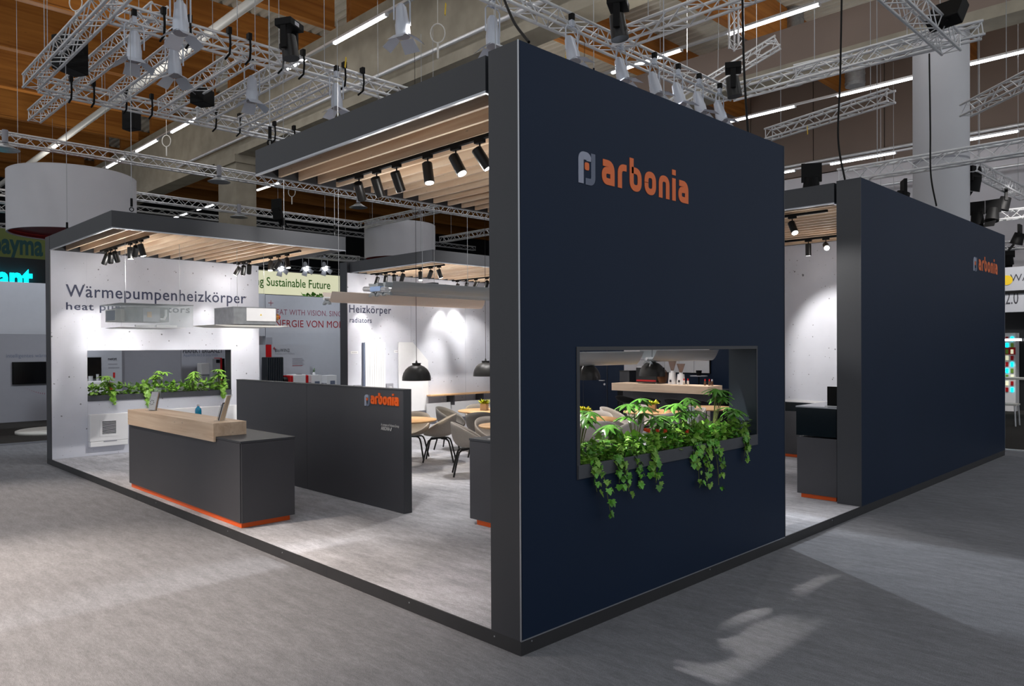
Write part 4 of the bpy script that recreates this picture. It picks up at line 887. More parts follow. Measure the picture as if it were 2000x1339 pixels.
truss('silver truss above the navy logo wall carrying a row of lamps', (1.0, 4.4, zt), (10.4, 4.4, zt))
truss('truss branching from the logo wall truss to the top edge', (6.6, .0, zt), (6.6, 4.25, zt))
truss('truss behind the navy walls leading to the round column', (10.35, .5, zt), (10.35, 4.25, zt))
truss('heavy truss with black floodlight in front of the round column', (6.8, .4, zt), (10.8, .4, zt), s=.14)
truss('truss rising obliquely behind the round column truss', (10.5, 3.0, zt+.1), (11.9, .2, zt+.5))
a, b = at(1500, 263, z=zt), at(1742, 187, z=zt); truss('brightly lit truss over the gap between the navy walls', a, b)
a, b = at(1300, 215, z=7.6), at(1520, 82, z=8.8); truss('thin truss ending in the air above the logo wall end', a, b)
a = at(1438, 95, x=13.0); truss('upright truss hanging from the roof above the logo wall', (a.x, a.y, a.z), (a.x, a.y, 12.5))
a, b = at(1886, 216, z=zt), at(2060, 128, z=zt); truss('truss behind the round column at the picture edge', a, b)
a = at(1896, 325, z=6.2); truss('dark truss corner beyond the round column with black lamps', (a.x, a.y, 6.2), (a.x-4, a.y, 6.2)) if False else truss('truss running towards the viewer beyond the round column', (a.x, a.y, 6.2), (a.x+5, a.y-.1, 6.2))
a = at(1915, 425, z=5.6); truss('level truss low behind the end of the second navy wall', (a.x, a.y+2, 5.6), (a.x, a.y-5, 5.6), near=False)
a = at(1990, 478, z=5.2); truss('lowest truss piece beside the end of the second navy wall', (a.x, a.y+3, 5.2), (a.x, a.y-4, 5.2), near=False)
a = at(1640, 345, z=5.4); truss('truss just above the second navy wall', (a.x, a.y, 5.4), (a.x, a.y-6, 5.4), near=False)
truss('truss above the pale yellow sign carrying three lit lamps', tuple(at(520, 490, y=26)), (at(700, 520, y=26).x, 26, at(520, 490, y=26).z), near=False)
a = at(15, 405, y=21); truss('distant truss piece left of the white drum', (a.x-4, 21, a.z), (a.x+1, 21, a.z), near=False)
a = at(15, 480-20, y=24); 
for i, (y, z, x0, x1) in enumerate(((34, 8.6, 2, 30), (40, 8.0, 2, 30), (44, 8.6, 4, 36), (48, 7.6, 4, 40), (51, 8.4, 6, 44))): truss(f'{ORD[i]} of the dim far trusses deep in the dark hall', (x0, y, z), (x1, y, z), near=False, pitch=.9, group='dim far trusses')
# silver lamps with barn doors
cp = {}
def can(p, aim, label, group='silver stage lamps', power=0, lit=False):
    if not cp:
        cp['yoke'] = MB().tube([(-.14, 0, -.38), (-.14, 0, -.05), (-.10, 0, 0), (.10, 0, 0), (.14, 0, -.05), (.14, 0, -.38)], .012, 6).box(-.03, -.03, 0, .03, .03, .1).mesh('yoke', M['par'])
        cp['lamp_body'] = MB().cyl((0, 0, .20), (0, 0, -.05), .075, .10, n=18).cyl((0, 0, -.05), (0, 0, -.22), .105, n=18).cyl((0, 0, .2), (0, 0, .24), .05, n=12).mesh('lamp_body', M['par'])
        q = .10
        cp['barn_door'] = MB().add([(-.10, q, -.22), (.10, q, -.22), (.12, q+.17, -.35), (-.12, q+.17, -.35)], [(0, 1, 2, 3)]).add([(-.10, q+.004, -.22), (.10, q+.004, -.22), (.12, q+.174, -.35), (-.12, q+.174, -.35)], [(3, 2, 1, 0)]).mesh('barn_door', M['par'])
        cp['lens'] = MB().cyl((0, 0, -.2205), (0, 0, -.225), .095, n=18).mesh('lens', M['nbgrey']); cp['lensl'] = MB().cyl((0, 0, -.2205), (0, 0, -.225), .095, n=18).mesh('lens', M['emits'])
        cp['clamp'] = MB().box(-.03, -.04, .1, .03, .04, .2).mesh('clamp', M['black'])
    r = thing('stage_lamp', label, 'stage lamp', p, 0, group); link('yoke', cp['yoke'], r); link('clamp', cp['clamp'], r)
    c = Vector(p)+Vector((0, 0, -.36)); q = (Vector(aim)-c).to_track_quat('-Z', 'Y')
    o = link('lamp_body', cp['lamp_body'], r, (0, 0, -.36)); o.rotation_mode = 'QUATERNION'; o.rotation_quaternion = q
    link('lens', cp['lensl' if lit else 'lens'], o)
    for k in range(4):
        d = link('barn_door', cp['barn_door'], o); d.rotation_euler = (0, 0, k*PI/2+.3)
    return r
zl = 6.78
for i, (px, py, l) in enumerate(((262, 45, 'hanging inside the rig corner'), (352, -15, 'at the top edge, its four doors wide open'), (340, 78, 'hanging from the crowded truss, tilted'), (492, 135, 'with a red glow inside its doors'), (657, 150, 'above the large canopy fascia'), (785, -8, 'at the top edge before the concrete girder'), (962, 15, 'just beside the top of the logo wall'))):
    a = at(px, py, z=zl+.2); can((a.x, a.y, zl+.2), (a.x-.3+.2*(i % 3), a.y-.6, 0), f'silver lamp with barn doors {l}')
for i, x in enumerate((5.35, 6.6, 7.55, 8.3, 9.0, 9.75)): can((x, 4.15, zl+.15), (x-.5, 2.0, 0), f'silver lamp above the navy logo wall, {ORD[i]} of the row from the corner')
for i, px in enumerate((548, 597, 634)):
    a = at(px, 512, y=25.7); can((a.x, a.y, a.z+.2), (a.x-2, 20, a.z-6), f'lit lamp above the pale yellow sign, {ORD[i]} from the white wall', 'lit lamps over the pale sign', lit=True)
def moving_head(p, label, sx=1, up=False):
    r = thing('moving_head_lamp', label, 'stage lamp', p, .5, 'black stage lamps')
    k = 1 if up else -1
    part('base', MB().box(-.2*sx, -.15, -.06, .2*sx, .15, .06), M['black'], r, world=False, bevel=.01)
    part('yoke_arm', MB().box(-.19, -.05, k*.05, -.14, .05, k*.42), M['black'], r, world=False); part('yoke_arm', MB().box(.14, -.05, k*.05, .19, .05, k*.42), M['black'], r, world=False)
    part('lamp_head', MB().cyl((0, .02, k*.18), (0, -.03, k*.55), .12, .14, n=16), M['blackm'], r, world=False); part('label_sticker', MB().box(-.07, -.153, -.03, .05, -.151, .03), M['paper'], r, world=False); return r
for px, py, l in ((565, 50, 'black moving head on the crowded truss before the timber beams'), (1207, 8, 'black moving head at the junction above the logo wall'), (1432, 133, 'black moving head near the rig corner over the logo wall')):
    a = at(px, py, z=7.35); moving_head((a.x, a.y, 7.35), l)
a = at(1850, 28, z=7.3); fl_ = thing('floodlight', 'large black floodlight on the truss before the round column', 'stage lamp', (a.x, a.y, 7.3), .7)
part('lamp_housing', MB().obox((a.x, a.y, 7.3), (.5, .22, .42), Quaternion((0, 0, 1), .7)@Quaternion((1, 0, 0), .6)), M['black'], fl_, bevel=.02); part('bracket', MB().cyl((a.x, a.y, 7.3), (a.x-.2, a.y+.1, 7.1), .02), M['black'], fl_)
for i, (px, py, z, w_, h_, l) in enumerate(((137, 108, 7.3, .5, .6, 'black loudspeaker behind the outermost truss'), (257, 235, 7.0, .22, .42, 'small black box hanging below the crossing truss'), (395, 190, 7.0, .34, .3, 'black box lamp on the short trusses'))):
    a = at(px, py, z=z); b = thing('hanging_box', l, 'speaker', (a.x, a.y, z), .5); part('box_body', MB().box(-w_/2, -.16, -h_/2, w_/2, .16, h_/2), M['black'], b, world=False, bevel=.015); part('bracket', MB().cyl((0, 0, h_/2), (0, 0, h_/2+.25), .015), M['black'], b, world=False)
for i, (px, py, z) in enumerate(((1906, 415-70, 6.0), (1965, 385, 5.9), (1940, 408, 5.6), (1908, 412, 5.6), (1992, 455, 5.3), (1970, 497, 5.1), (1765, 375, 5.2), (1585, 345, 5.2), (540, 405, 6.2))):
    a = at(px, py, z=z); b = thing('black_floodlight', ['black lamp under the truss beyond the round column', 'black barn door lamp on the truss beyond the second navy wall', 'black lamp on the level truss', 'black box lamp close to the round column', 'black lamp at the picture edge above the white signs', 'small black lamp under the lowest truss', 'black lamp above the second navy wall', 'black lamp peeping over the gap', 'black moving lamp in front of the dark hall end'][i], 'stage lamp', (a.x, a.y, z), random.uniform(0, 3), 'black lamps far behind')
    part('lamp_housing', MB().cyl((0, 0, 0), (.1, 0, -.32), .13, .17, n=12), M['black'], b, world=False); part('barn_door', MB().obox((.22, 0, -.40), (.22, .26, .01), Quaternion((0, 1, 0), .9)), M['black'], b, world=False); part('bracket', MB().box(-.03, -.18, -.1, .03, .18, .25), M['black'], b, world=False)
# black clamps and lamp cables on the crowded trusses
ck = MB().tube([(0, -.18, .2), (0, -.2, -.05), (0, -.17, -.2), (0, .0, -.24)], .018, 6).box(-.03, -.2, .13, .03, -.1, .24).mesh('hook_bar', M['black'])
n_ = 0
for y, xs in ((8.9, (.95, 1.35, 2.0, 2.35, 2.95, 3.35, 4.2, 4.6)), (13.2, (.75, 1.15, 1.75, 2.25, 3.6, 4.15, 5.0, 5.5))):
    for j, x in enumerate(xs):
        o = link('clamp_hook', ck, None, (x, y, zt)); n_ += 1
        tag(o, f'black hook clamp on the {"crowded truss above the large canopy" if y < 10 else "crossing truss behind the canopies"}, {ORD[j]} from the rig corner', 'clamp', 'black hook clamps')
# ------------------------------------------------------------------ lamps under the roof
lm = MB().box(-.035, 0, -.025, .035, 2.34, .025).mesh('tube_cover', M['emitw'])
cnt = 0
for x, z, y0, y1, nm in ((7.13, 10, 4.04, 46, 'first line below the timber beams'), (14.1, 10, .3, 44, 'second line behind the concrete girder'), (20.95, 10, .3, 22, 'third line'), (25.5, 8.95, 2.4, 12, 'low line before the taupe cladding')):
    rl = part('lamp_rail', MB().box(x-.05, y0-3, z+.03, x+.05, y1+3, z+.09), M['alu']); tag(rl, f'thin grey mounting rail of the tube lights, {nm}', 'rail')
    y = y0; j = 0
    while y < y1 and j < 16:
        t = thing('tube_light', f'lit white tube light, {ORD[j]} on the rail of the {nm}', 'light', (x, y, z), 0, 'tube lights under the hall roof')
        link('tube_cover', lm, t); part('end_cap', MB().box(-.05, -.03, -.035, .05, 0, .035), M['alu'], t, world=False); y += 3.75; j += 1
o = part('white_pipe', MB().cyl((4.5, 8, 10), (4.5, 44, 10), .11, n=16), M['offwhite']); tag(o, 'long unlit white pipe running beneath the timber beams', 'pipe')
o = part('grey_conduit', MB().cyl((9.15, 2, 9.9), (9.15, 30, 9.9), .06, n=10), M['alu']); tag(o, 'thin grey conduit along the face of the concrete girder', 'pipe')
for i, (px, py) in enumerate(((10, 292), (428, 355), (462, 402-55), (700, 405))):
    if i == 2: px, py = 467, 424
    a = at(px, py, z=6.3); d = thing('dome_light', ['grey disc lamp at the picture edge below the distant truss', 'round grey lamp beside the square column', 'small round lamp below the far truss', 'dim disc lamp before the dark hall end'][i], 'light', (a.x, a.y, 6.3), 0, 'round hall lamps')
    part('lamp_dish', MB().lathe([(.0, .12), (.09, .11), (.2, .04), (.28, 0), (.27, -.01), (0, .04)], n=28), M['galv'], d, world=False); part('socket', MB().cyl((0, 0, .15), (0, 0, .42), .06), M['nbgrey'], d, world=False)
# ------------------------------------------------------------------ suspension cables
def cable(label, p0, p1, r=.005, m='rope', hook=True, group='steel suspension cables'):
    o = part('suspension_cable', MB().cyl(p0, p1, r, n=6), M[m]); tag(o, label, 'cable', group)
    if hook and r > .0045: part('cable_hook', MB().cyl(Vector(p0)+Vector((0, 0, .22)), Vector(p0)+Vector((0, 0, .10)), .018, n=8).tube([Vector(p0)+Vector((.028*math.sin(t), 0, .06+.028*math.cos(t))) for t in [2*PI*k/10 for k in range(11)]], .007, 6), M['black'], o)
for (x, y, l) in ((.08, 3.55, 'holding the free corner of the large canopy'), (.3, 8.25, 'holding the near corner of the low canopy'), (.2, 11.2, 'at the wall end of the low canopy'), (2.7, 8.25, 'holding the low canopy near its middle'), (3.7, 8.3, 'at the open end of the low canopy'), (2.4, .5, 'holding the large canopy close to the logo wall'), (1.6, 1.9, 'above the large canopy, beside the girder')):
    cable(f'steel cable {l}', (x, y, 3.985), (x, y, 7.0))
for (x, y, z, l) in ((2.7, 6.55, 2.86, 'holding the cream radiator profile'), (5.3, 6.55, 2.86, 'at the far end of the cream radiator profile'), (3.95, 5.8, 3.03, 'holding the plate of the grey triple profile'), (3.95, 6.1, 3.03, 'second on the plate of the grey triple profile'), (5.9, 5.75, 2.99, 'thin, on the grey triple profile by the logo wall'), (6.15, 6.0, 2.99, 'thin, second on the grey triple profile by the logo wall'), (6.3, 5.75, 2.99, 'third on the grey triple profile by the logo wall')):
    cable(f'steel cable {l}', (x, y, z), (x, y, 7.0), .004)
for (x, y, l) in ((.6, 9.5, 'first, holding the acrylic cased fan coil'), (1.45, 9.5, 'second, holding the acrylic cased fan coil'), (2.45, 9.5, 'first, holding the galvanised fan coil'), (2.95, 9.5, 'second, holding the galvanised fan coil')):
    cable(f'thin steel cable, {l}', (x, y, 2.75), (x, y, 3.93), .003)
for i, (px, z0, Y) in enumerate(((820, 4.4, 15), (1290, 7.2, 8), (1160, 7.0, 5.5), (1720, 6.4, 6), (1745, 6.2, 6), (1913, 7.3, 3), (1686, 6.0, 8))):
    a = at(px, 200, y=Y); cable(f'bare steel cable hanging from the roof, {ORD[i]} behind the navy walls', (a.x, Y, z0), (a.x, Y, 12), .008)
def wire(label, pts, r=.012):
    o = part('power_cable', MB().tube(pts, r, 6), M['black']); tag(o, label, 'cable', 'black power cables')
def bz(pts, n=10):
    out = []
    for i in range(len(pts)-1):
        p0, p1, p2, p3 = (Vector(pts[max(i-1, 0)]), Vector(pts[i]), Vector(pts[i+1]), Vector(pts[min(i+2, len(pts)-1)]))
        for k in range(n): t = k/n; out.append(.5*((2*p1)+(p2-p0)*t+(2*p0-5*p1+4*p2-p3)*t*t+(3*p1-p0-3*p2+p3)*t**3))
    return out+[Vector(pts[-1])]
a, b, c = at(1640, -10, z=8.8), at(1638, 200, x=7.6), at(1652, 352, z=4.0)
wire('black cable hanging down onto the second navy wall corner', bz([at(1644, -10, x=6.6), at(1641, 150, x=6.4), at(1637, 270, x=6.2), at(1650, 350, x=6.0)]))
wire('black cable hanging beside the round column to the second wall', bz([at(1815, 105, x=10.0), at(1817, 250, x=9.6), at(1818, 340, x=9.4), at(1829, 402, x=9.3)]))
wire('black cable hanging above the far end of the logo wall', bz([at(1450, -5, x=4.0), at(1453, 130, x=3.9), at(1461, 262, x=3.6)]))
wire('black cable slanting behind the top corner of the logo wall', bz([at(985, 0, x=1.2), at(1005, 45, x=1.0), at(1033, 82, x=.8)]))
for i, (px, py, z) in enumerate(((148, 5, 9), (325, 275, 8.2), (855, 65, 7.6), (570, 375, 7.8))):
    a = at(px, py, z=z); o = part('safety_rope_loop', MB().tube([(a.x+.13*math.cos(t)*.7, a.y-.13*math.cos(t)*.7, z+.17*math.sin(t)) for t in [2*PI*k/18 for k in range(19)]], .012, 6).cyl((a.x, a.y, z-.17), (a.x, a.y, z-.45), .02).cyl((a.x, a.y, z+.17), (a.x, a.y, 12.05), .006), M['offwhite'])
    tag(o, ['white rope loop before the timber beam at the top', 'white rope loop in front of the concrete girder', 'white rope loop above the large canopy', 'white rope loop below the distant truss'][i], 'rope', 'white rope loops')
for i, (px, py, z) in enumerate(((675, 122, 7.0), (870, 18, 7.2), (1105, 112, 6.7), (1226, 155, 6.5), (1577, 254, 6.8))):
    a = at(px, py, z=z); o = part('yellow_tag', MB().obox((a.x, a.y, z), (.04, .01, .2), Quaternion((0, 0, 1), .6)@Quaternion((0, 1, 0), .25)), M['yellow']); tag(o, f'small yellow tag hanging below the trusses, {ORD[i]} along the rig from the timber ceiling', 'tag', 'yellow hanging tags')
# ------------------------------------------------------------------ drums and banners of the neighbours
def drum(label, px0, px1, depth, top, bot, red):
    f = lambda px, py: CAM+(FW+RT*((px-1000)/CF)-UP*((py-669.5-CSY)/CF))*depth
    a = f((px0+px1)/2, 500); R_ = (px1-px0)/2/CF*depth; zt_, zb_ = f((px0+px1)/2, top).z, f((px0+px1)/2, bot).z
    r = thing('fabric_drum', label, 'banner', (a.x, a.y, zb_), 0, 'white hanging drums')
    part('fabric_skin', MB().lathe([(R_, 0), (R_, zt_-zb_)], n=64), M['fabricw'], r, world=False)
    part('red_lining', MB().lathe([(R_-.04, .03), (R_-.04, zt_-zb_)], n=64).lathe([(0, .12), (R_-.05, .12)], n=48), M[red], r, world=False)
    part('hem', MB().lathe([(R_, 0), (R_-.04, 0), (R_-.04, .03)], n=64), M['fabricw'], r, world=False)
    part('top_ring', MB().lathe([(R_+.004, zt_-zb_), (R_-.03, zt_-zb_+.02), (R_-.04, zt_-zb_-.04)], n=64), M['fabricw'], r, world=False); return r
drum('big white fabric drum with red underside hanging behind the low canopy', 34, 255, 20, 345, 460, 'redd')
drum('white fabric drum hanging behind the rear canopy', 713, 850, 32, 441, 507, 'redd')
def board(name, label, cat, x0, x1, y, z0, z1, m, t=.06, group=None):
    o = part(name, MB().box(x0, y, z0, x1, y+t, z1), M[m]); return tag(o, label, cat, group)
gb = board('hanging_banner', 'olive green hanging banner with dark teal lettering', 'banner', -3, 4.2, 27, 5.0, 6.15, 'greenb')
a = at(-14, 505-11, y=27); text('bauma', FY(a.x, 27, a.z-.02), at(83, 500, y=27).x-a.x, .70, M['tealtx'], gb, bold=.02) if False else text('payma', FY(at(-16, 495, y=27).x, 27, 5.32), at(84, 495, y=27).x-at(-16, 495, y=27).x, .68, M['tealtx'], gb, bold=.03)
part('white_lower_edge', MB().box(-3, 26.96, 4.86, at(20, 515, y=27).x, 27.0, 5.0), M['offwhite'], gb); part('teal_lower_edge', MB().box(at(26, 515, y=27).x, 26.96, 4.86, at(64, 515, y=27).x, 27.0, 5.0), M['tealtx'], gb)
cb_ = board('dark_fascia', 'dark fascia behind the glowing cyan lettering', 'sign', -3, 3.4, 24.3, 3.4, 4.9, 'void')
a = at(1, 551, y=24.2); o = text('lant', FY(at(-14, 551, y=24).x, 24.2, at(30, 551, y=24.2).z-.18), at(67, 551, y=24).x-at(-14, 551, y=24).x, .66, M['cyan'], cb_, depth=.06, bold=.035, label='glowing cyan letters')
sg = board('lit_sign', 'pale yellow lit sign with green lettering behind the gap of the concrete walls', 'sign', 10.0, 15.6, 27, 4.36, 5.36, 'paleglow', .2)
text('ng Sustainable Future', FY(at(499, 556, y=27).x, 27, 4.72), at(645, 556, y=27).x-at(499, 556, y=27).x, .36, M['greentx'], sg, bold=.012)
part('sign_frame', MB().box(10, 26.99, 4.34, 15.6, 27.2, 4.36), M['nbgrey'], sg)
mb = MB()
ng_ = thing('artificial_hedge', 'dark green foliage on top of the neighbour wall under the pale sign', 'plant', (at(620, 578, y=17).x, 17, 3.5)); g_ = fill((at(620, 578, y=17).x, 17, 3.45), .5, .15, .2, 90, .10, IVY, ng_, M['leafd'])
# neighbouring stand
nz_ = part('neighbour_carpet', MB().box(-6, 15.35, .001, 16, 24, .03), M['darkcarpet']); tag(nz_, 'dark carpet of the neighbouring stand beyond the aisle', 'carpet')
part('carpet_edge', MB().box(-6, 15.30, .001, 16, 15.35, .034), M['alutrim'], nz_)
dc = part('white_disc', MB().lathe([(0, .10), (.82, .10), (.86, .085), (.86, .03), (0, .03)], c=(1.45, 17.2, 0), n=48), M['offwhite']); tag(dc, 'flat white round platform on the dark neighbouring carpet', 'platform')
hd = board('neighbour_header', 'light grey overhead wall panel of the neighbouring stand', 'wall panel', -4, 6.0, 15.6, 2.345, 3.47, 'nblight', .2)
hw = board('neighbour_wall', 'light grey wall of the neighbouring stand with red lettering', 'wall panel', 6.02, 13, 15.6, .03, 3.46, 'nblight', .2)
text('HEAT WITH VISION. SINCE', FY(6.2, 15.6, 2.93), 2.25, .15, M['redtx2'], hw, space=1.05); text('ENERGIE VON MORGEN', FY(6.17, 15.6, 2.60), 2.75, .19, M['redtx'], hw, space=1.03)
part('red_cross', MB().box(6.10, 15.592, 3.235, 6.24, 15.6, 3.245).box(6.165, 15.592, 3.17, 6.175, 15.6, 3.31), M['redtx'], hw)
part('dark_recess', MB().box(6.03, 15.59, 2.12, 6.20, 15.6, 2.31), M['nbgrey'], hw)
bp = board('product_panel', 'grey product panel with black and small red heading behind the partition', 'panel', at(505, 700, y=15.2).x, at(605, 700, y=15.2).x, 15.2, .03, 2.11, 'nblight', .08)
text('BioWIN2', FY(at(537, 687, y=15.2).x, 15.2, at(537, 687, y=15.2).z-.0), .42, .085, M['inkd'], bp, bold=.008, space=1.1); text('Heizen mit Pellets', FY(at(537, 692, y=15.2).x, 15.2, at(537, 692, y=15.2).z), .56, .05, M['nbgrey'], bp)
for i in range(7):
    z = at(571, 700+2.4*i, y=15.2).z; part('text_line', MB().box(at(571, 700, y=15.2).x, 15.196, z, at(571, 700, y=15.2).x+.3+.03*(i % 3), 15.2, z+.012), M['nbgrey' if i < 6 else 'redtx'], bp)
part('red_side', MB().box(at(519, 700, y=15.2).x, 15.19, .03, at(530, 700, y=15.2).x, 15.26, 2.11), M['red'], bp); part('small_cross', MB().box(at(533, 680, y=15.2).x, 15.19, at(533, 680.5, y=15.2).z, at(538, 680, y=15.2).x, 15.2, at(533, 679.6, y=15.2).z).box(at(535, 680, y=15.2).x, 15.19, at(533, 683, y=15.2).z, at(536, 680, y=15.2).x, 15.2, at(533, 677, y=15.2).z), M['redtx'], bp)
kx = lambda px: at(px, 720, y=14.75).x
tk = thing('storage_tank', 'tall ribbed dark blue storage tank beside the red stripe', 'boiler', (kx(540), 14.9, .03)); part('tank_body', MB().box(kx(523), 14.75, .03, kx(554), 15.1, at(540, 697, y=14.75).z), M['teal'], tk, bevel=.02)
for i in range(8): part('rib', MB().box(kx(526+3.4*i), 14.742, .05, kx(527.4+3.4*i), 14.75, at(540, 699, y=14.75).z), M['edge2'], tk)
bz_ = at(580, 731, y=14.7).z
bo = thing('pellet_boiler', 'white pellet boiler with red side strips behind the partition', 'boiler', (kx(580), 14.8, .03)); part('boiler_body', MB().box(kx(567), 14.6, .03, kx(592), 15.0, bz_), M['white'], bo, bevel=.02)
part('red_strip', MB().box(kx(561), 14.59, .03, kx(567), 15.0, bz_-.02), M['red'], bo, bevel=.02); part('red_strip', MB().box(kx(592), 14.59, .03, kx(597), 15.0, bz_-.02), M['red'], bo, bevel=.02); part('control_display', MB().box(kx(576), 14.62, bz_, kx(585), 14.7, bz_+.01), M['screen'], bo); part('side_duct', MB().cyl((kx(553), 14.8, bz_-.16), (kx(561), 14.8, bz_-.16), .1, n=18), M['blackm'], bo)
for i, (x, l) in enumerate(((at(620, 731, y=14.7).x, 'white display box with a framed picture behind the partition'), (at(650, 731, y=14.7).x, 'white display box cut off by the dark wall end'))):
    b = thing('display_box', l, 'box', (x, 14.9, .03)); part('box_body', MB().box(x-.18, 14.7, .03, x+.12, 15.0, at(620, 732, y=14.7).z-.02*i), M['white'], b); part('picture', MB().box(x-.08, 14.69, 1.02, x+.06, 14.7, 1.12), M['slate'], b); part('inset', MB().box(x-.26, 14.72, .03, x-.18, 15.0, 1.10-.04*i), M['nbgrey'], b)
p_ = thing('small_vase', 'tiny plant in a white vase on the white display box', 'plant', (at(613, 731, y=14.85).x, 14.85, at(613, 731, y=14.85).z-.02)); part('vase', MB().lathe([(0, 0), (.035, 0), (.04, .05), (.02, .09)], n=14), M['white'], p_, world=False); fill((at(613, 731, y=14.85).x, 14.85, at(613, 731, y=14.85).z+.07), .02, .02, .08, 18, .035, IVY, p_, M['leafd'])
nb = board('neighbour_back_wall', 'grey back wall of the neighbouring stand seen beside and through the white wall', 'wall panel', -5, 12, 20.8, .03, 3.2, 'nbgrey', .1)
tv = thing('wall_television', 'black television screen on the grey neighbouring wall', 'TV', (1.3, 20.7, 1.0)); part('screen_panel', MB().box(at(26, 720, y=20.7).x, 20.72, 1.08, at(118, 720, y=20.7).x, 20.76, 1.66), M['screen'], tv); part('screen_frame', MB().box(at(26, 720, y=20.7).x-.015, 20.73, 1.065, at(118, 720, y=20.7).x+.015, 20.79, 1.675), M['black'], tv)
text('intelligentes wärmemanagement', FY(at(12, 697, y=20.8).x, 20.8, 1.80), 1.75, .10, M['nblight'] if False else M['slate'], nb)
mb = MB()
for i in range(26):
    t = i/25; x = at(40, 760, y=20.8).x+1.3*t; z = .95-.35*math.sin(PI*t)*.45+.28*(t-.5)**2
    mb.box(x, 20.792, z-.10*t, x+.012, 20.799, z)
part('red_fan_print', mb, M['redtx2'], nb)
# inside seen through the planted opening
pa = board('info_panel', 'pale info panel with a dark screen seen through the planted opening', 'panel', at(150, 700, y=18.5).x, at(238, 700, y=18.5).x, 18.5, .03, 2.6, 'nblight', .08)
text('netzt', FY(at(211, 703, y=18.5).x, 18.5, at(211, 703, y=18.5).z), .22, .075, M['inkd'], pa, bold=.02)
for i, yy in enumerate((712, 719)): a = at(212, yy, y=18.49); part('text_line', MB().box(a.x, 18.494, a.z, a.x+.22+.05*i, 18.5, a.z+.03), M['nbgrey'], pa)
a = at(221, 733, y=18.49); part('red_mark', MB().box(a.x, 18.49, a.z-.06, a.x+.05, 18.5, a.z+.08), M['red'], pa)
s_ = at(173, 699, y=18.4); e_ = at(197, 737, y=18.4); o = part('wall_screen', MB().box(s_.x, 18.40, e_.z, e_.x, 18.46, s_.z), M['screen']); tag(o, 'black upright screen seen at the corner of the planted opening', 'TV'); part('screen_frame', MB().box(s_.x-.02, 18.42, e_.z-.02, e_.x+.02, 18.47, s_.z+.02), M['black'], o)
pp = board('plain_partition', 'plain mid grey partition in the middle of the planted opening', 'panel', at(238, 700, y=19.2).x, at(360, 700, y=19.2).x, 19.2, .03, 2.7, 'nbgrey', .08)
pq = board('headline_panel', 'grey panel with bold black headline seen through the planted opening', 'panel', at(355, 700, y=17.6).x, at(470, 700, y=17.6).x, 17.6, .03, 2.4, 'nbgrey', .08)
text('PERFEKT ERGÄNZT', FY(at(357, 689, y=17.6).x, 17.6, at(357, 689, y=17.6).z), at(435, 690, y=17.6).x-at(357, 689, y=17.6).x, .11, M['inkd'], pq, bold=.03); text('AquaWIN Air3 & SolarWIN', FY(at(358, 696, y=17.6).x, 17.6, at(358, 696, y=17.6).z), .95, .075, M['slate'], pq)
hp = thing('heat_pump_cabinet', 'tall white cabinet with dark red side at the end of the planted opening', 'boiler', (5.5, 17, .03)); a, b = at(415, 700, y=17.0), at(438, 700, y=17.0); c = at(430, 700, y=17.0)
part('cabinet_front', MB().box(a.x, 17.0, .03, c.x, 17.4, a.z), M['nblight'], hp); part('red_side', MB().box(c.x, 16.98, .03, b.x-.07, 17.4, a.z+.02), M['red'], hp); part('black_back', MB().box(b.x-.07, 17.02, .03, b.x+.02, 17.4, a.z), M['black'], hp); part('display', MB().box(a.x+.1, 16.99, a.z-.12, a.x+.2, 17.0, a.z-.03), M['screen'], hp)
wt = thing('white_unit', 'white wall unit and jug beside the tall cabinet', 'appliance', (5.0, 17.2, .03)); a, b = at(393, 709, y=17.2), at(414, 731, y=17.2); part('unit_body', MB().box(a.x, 17.2, b.z, b.x, 17.5, a.z), M['white'], wt, bevel=.02); part('unit_base', MB().box(a.x+.04, 17.22, .03, b.x, 17.5, b.z-.02), M['nblight'], wt)
lc = thing('low_counter', 'low pale counter with a small flower vase in the planted opening', 'counter', (4.7, 16.9, .03)); a, b = at(356, 749, y=16.8), at(405, 749, y=16.8); part('counter_body', MB().box(a.x, 16.8, .03, b.x, 17.1, a.z-.03), M['offwhite'], lc); part('counter_top', MB().box(a.x-.02, 16.78, a.z-.03, b.x+.02, 17.12, a.z), M['white'], lc)
a = at(378, 748, y=16.9); p_ = thing('flower_vase', 'small white flower vase on the low pale counter', 'plant', (a.x, 16.9, a.z)); part('vase', MB().lathe([(0, 0), (.04, 0), (.05, .06), (.03, .1)], n=14), M['white'], p_, world=False); fill((a.x, 16.9, a.z+.09), .03, .03, .1, 24, .04, IVY, p_, M['leafd'])
bl = thing('low_boiler', 'low white boiler with red corner behind the first ivy tuft', 'boiler', (2.2, 15.9, .03)); a, b = at(168, 745, y=15.9), at(213, 745, y=15.9); part('boiler_body', MB().box(a.x, 15.9, .03, b.x, 16.4, a.z), M['white'], bl, bevel=.03); part('red_strip', MB().box(b.x, 15.88, .03, b.x+.09, 16.4, a.z-.04), M['red'], bl); part('valve_group', MB().cyl((a.x+.15, 16.1, a.z), (a.x+.15, 16.1, a.z+.12), .05).cyl((a.x+.3, 16.1, a.z), (a.x+.3, 16.1, a.z+.16), .03), M['alu'], bl)
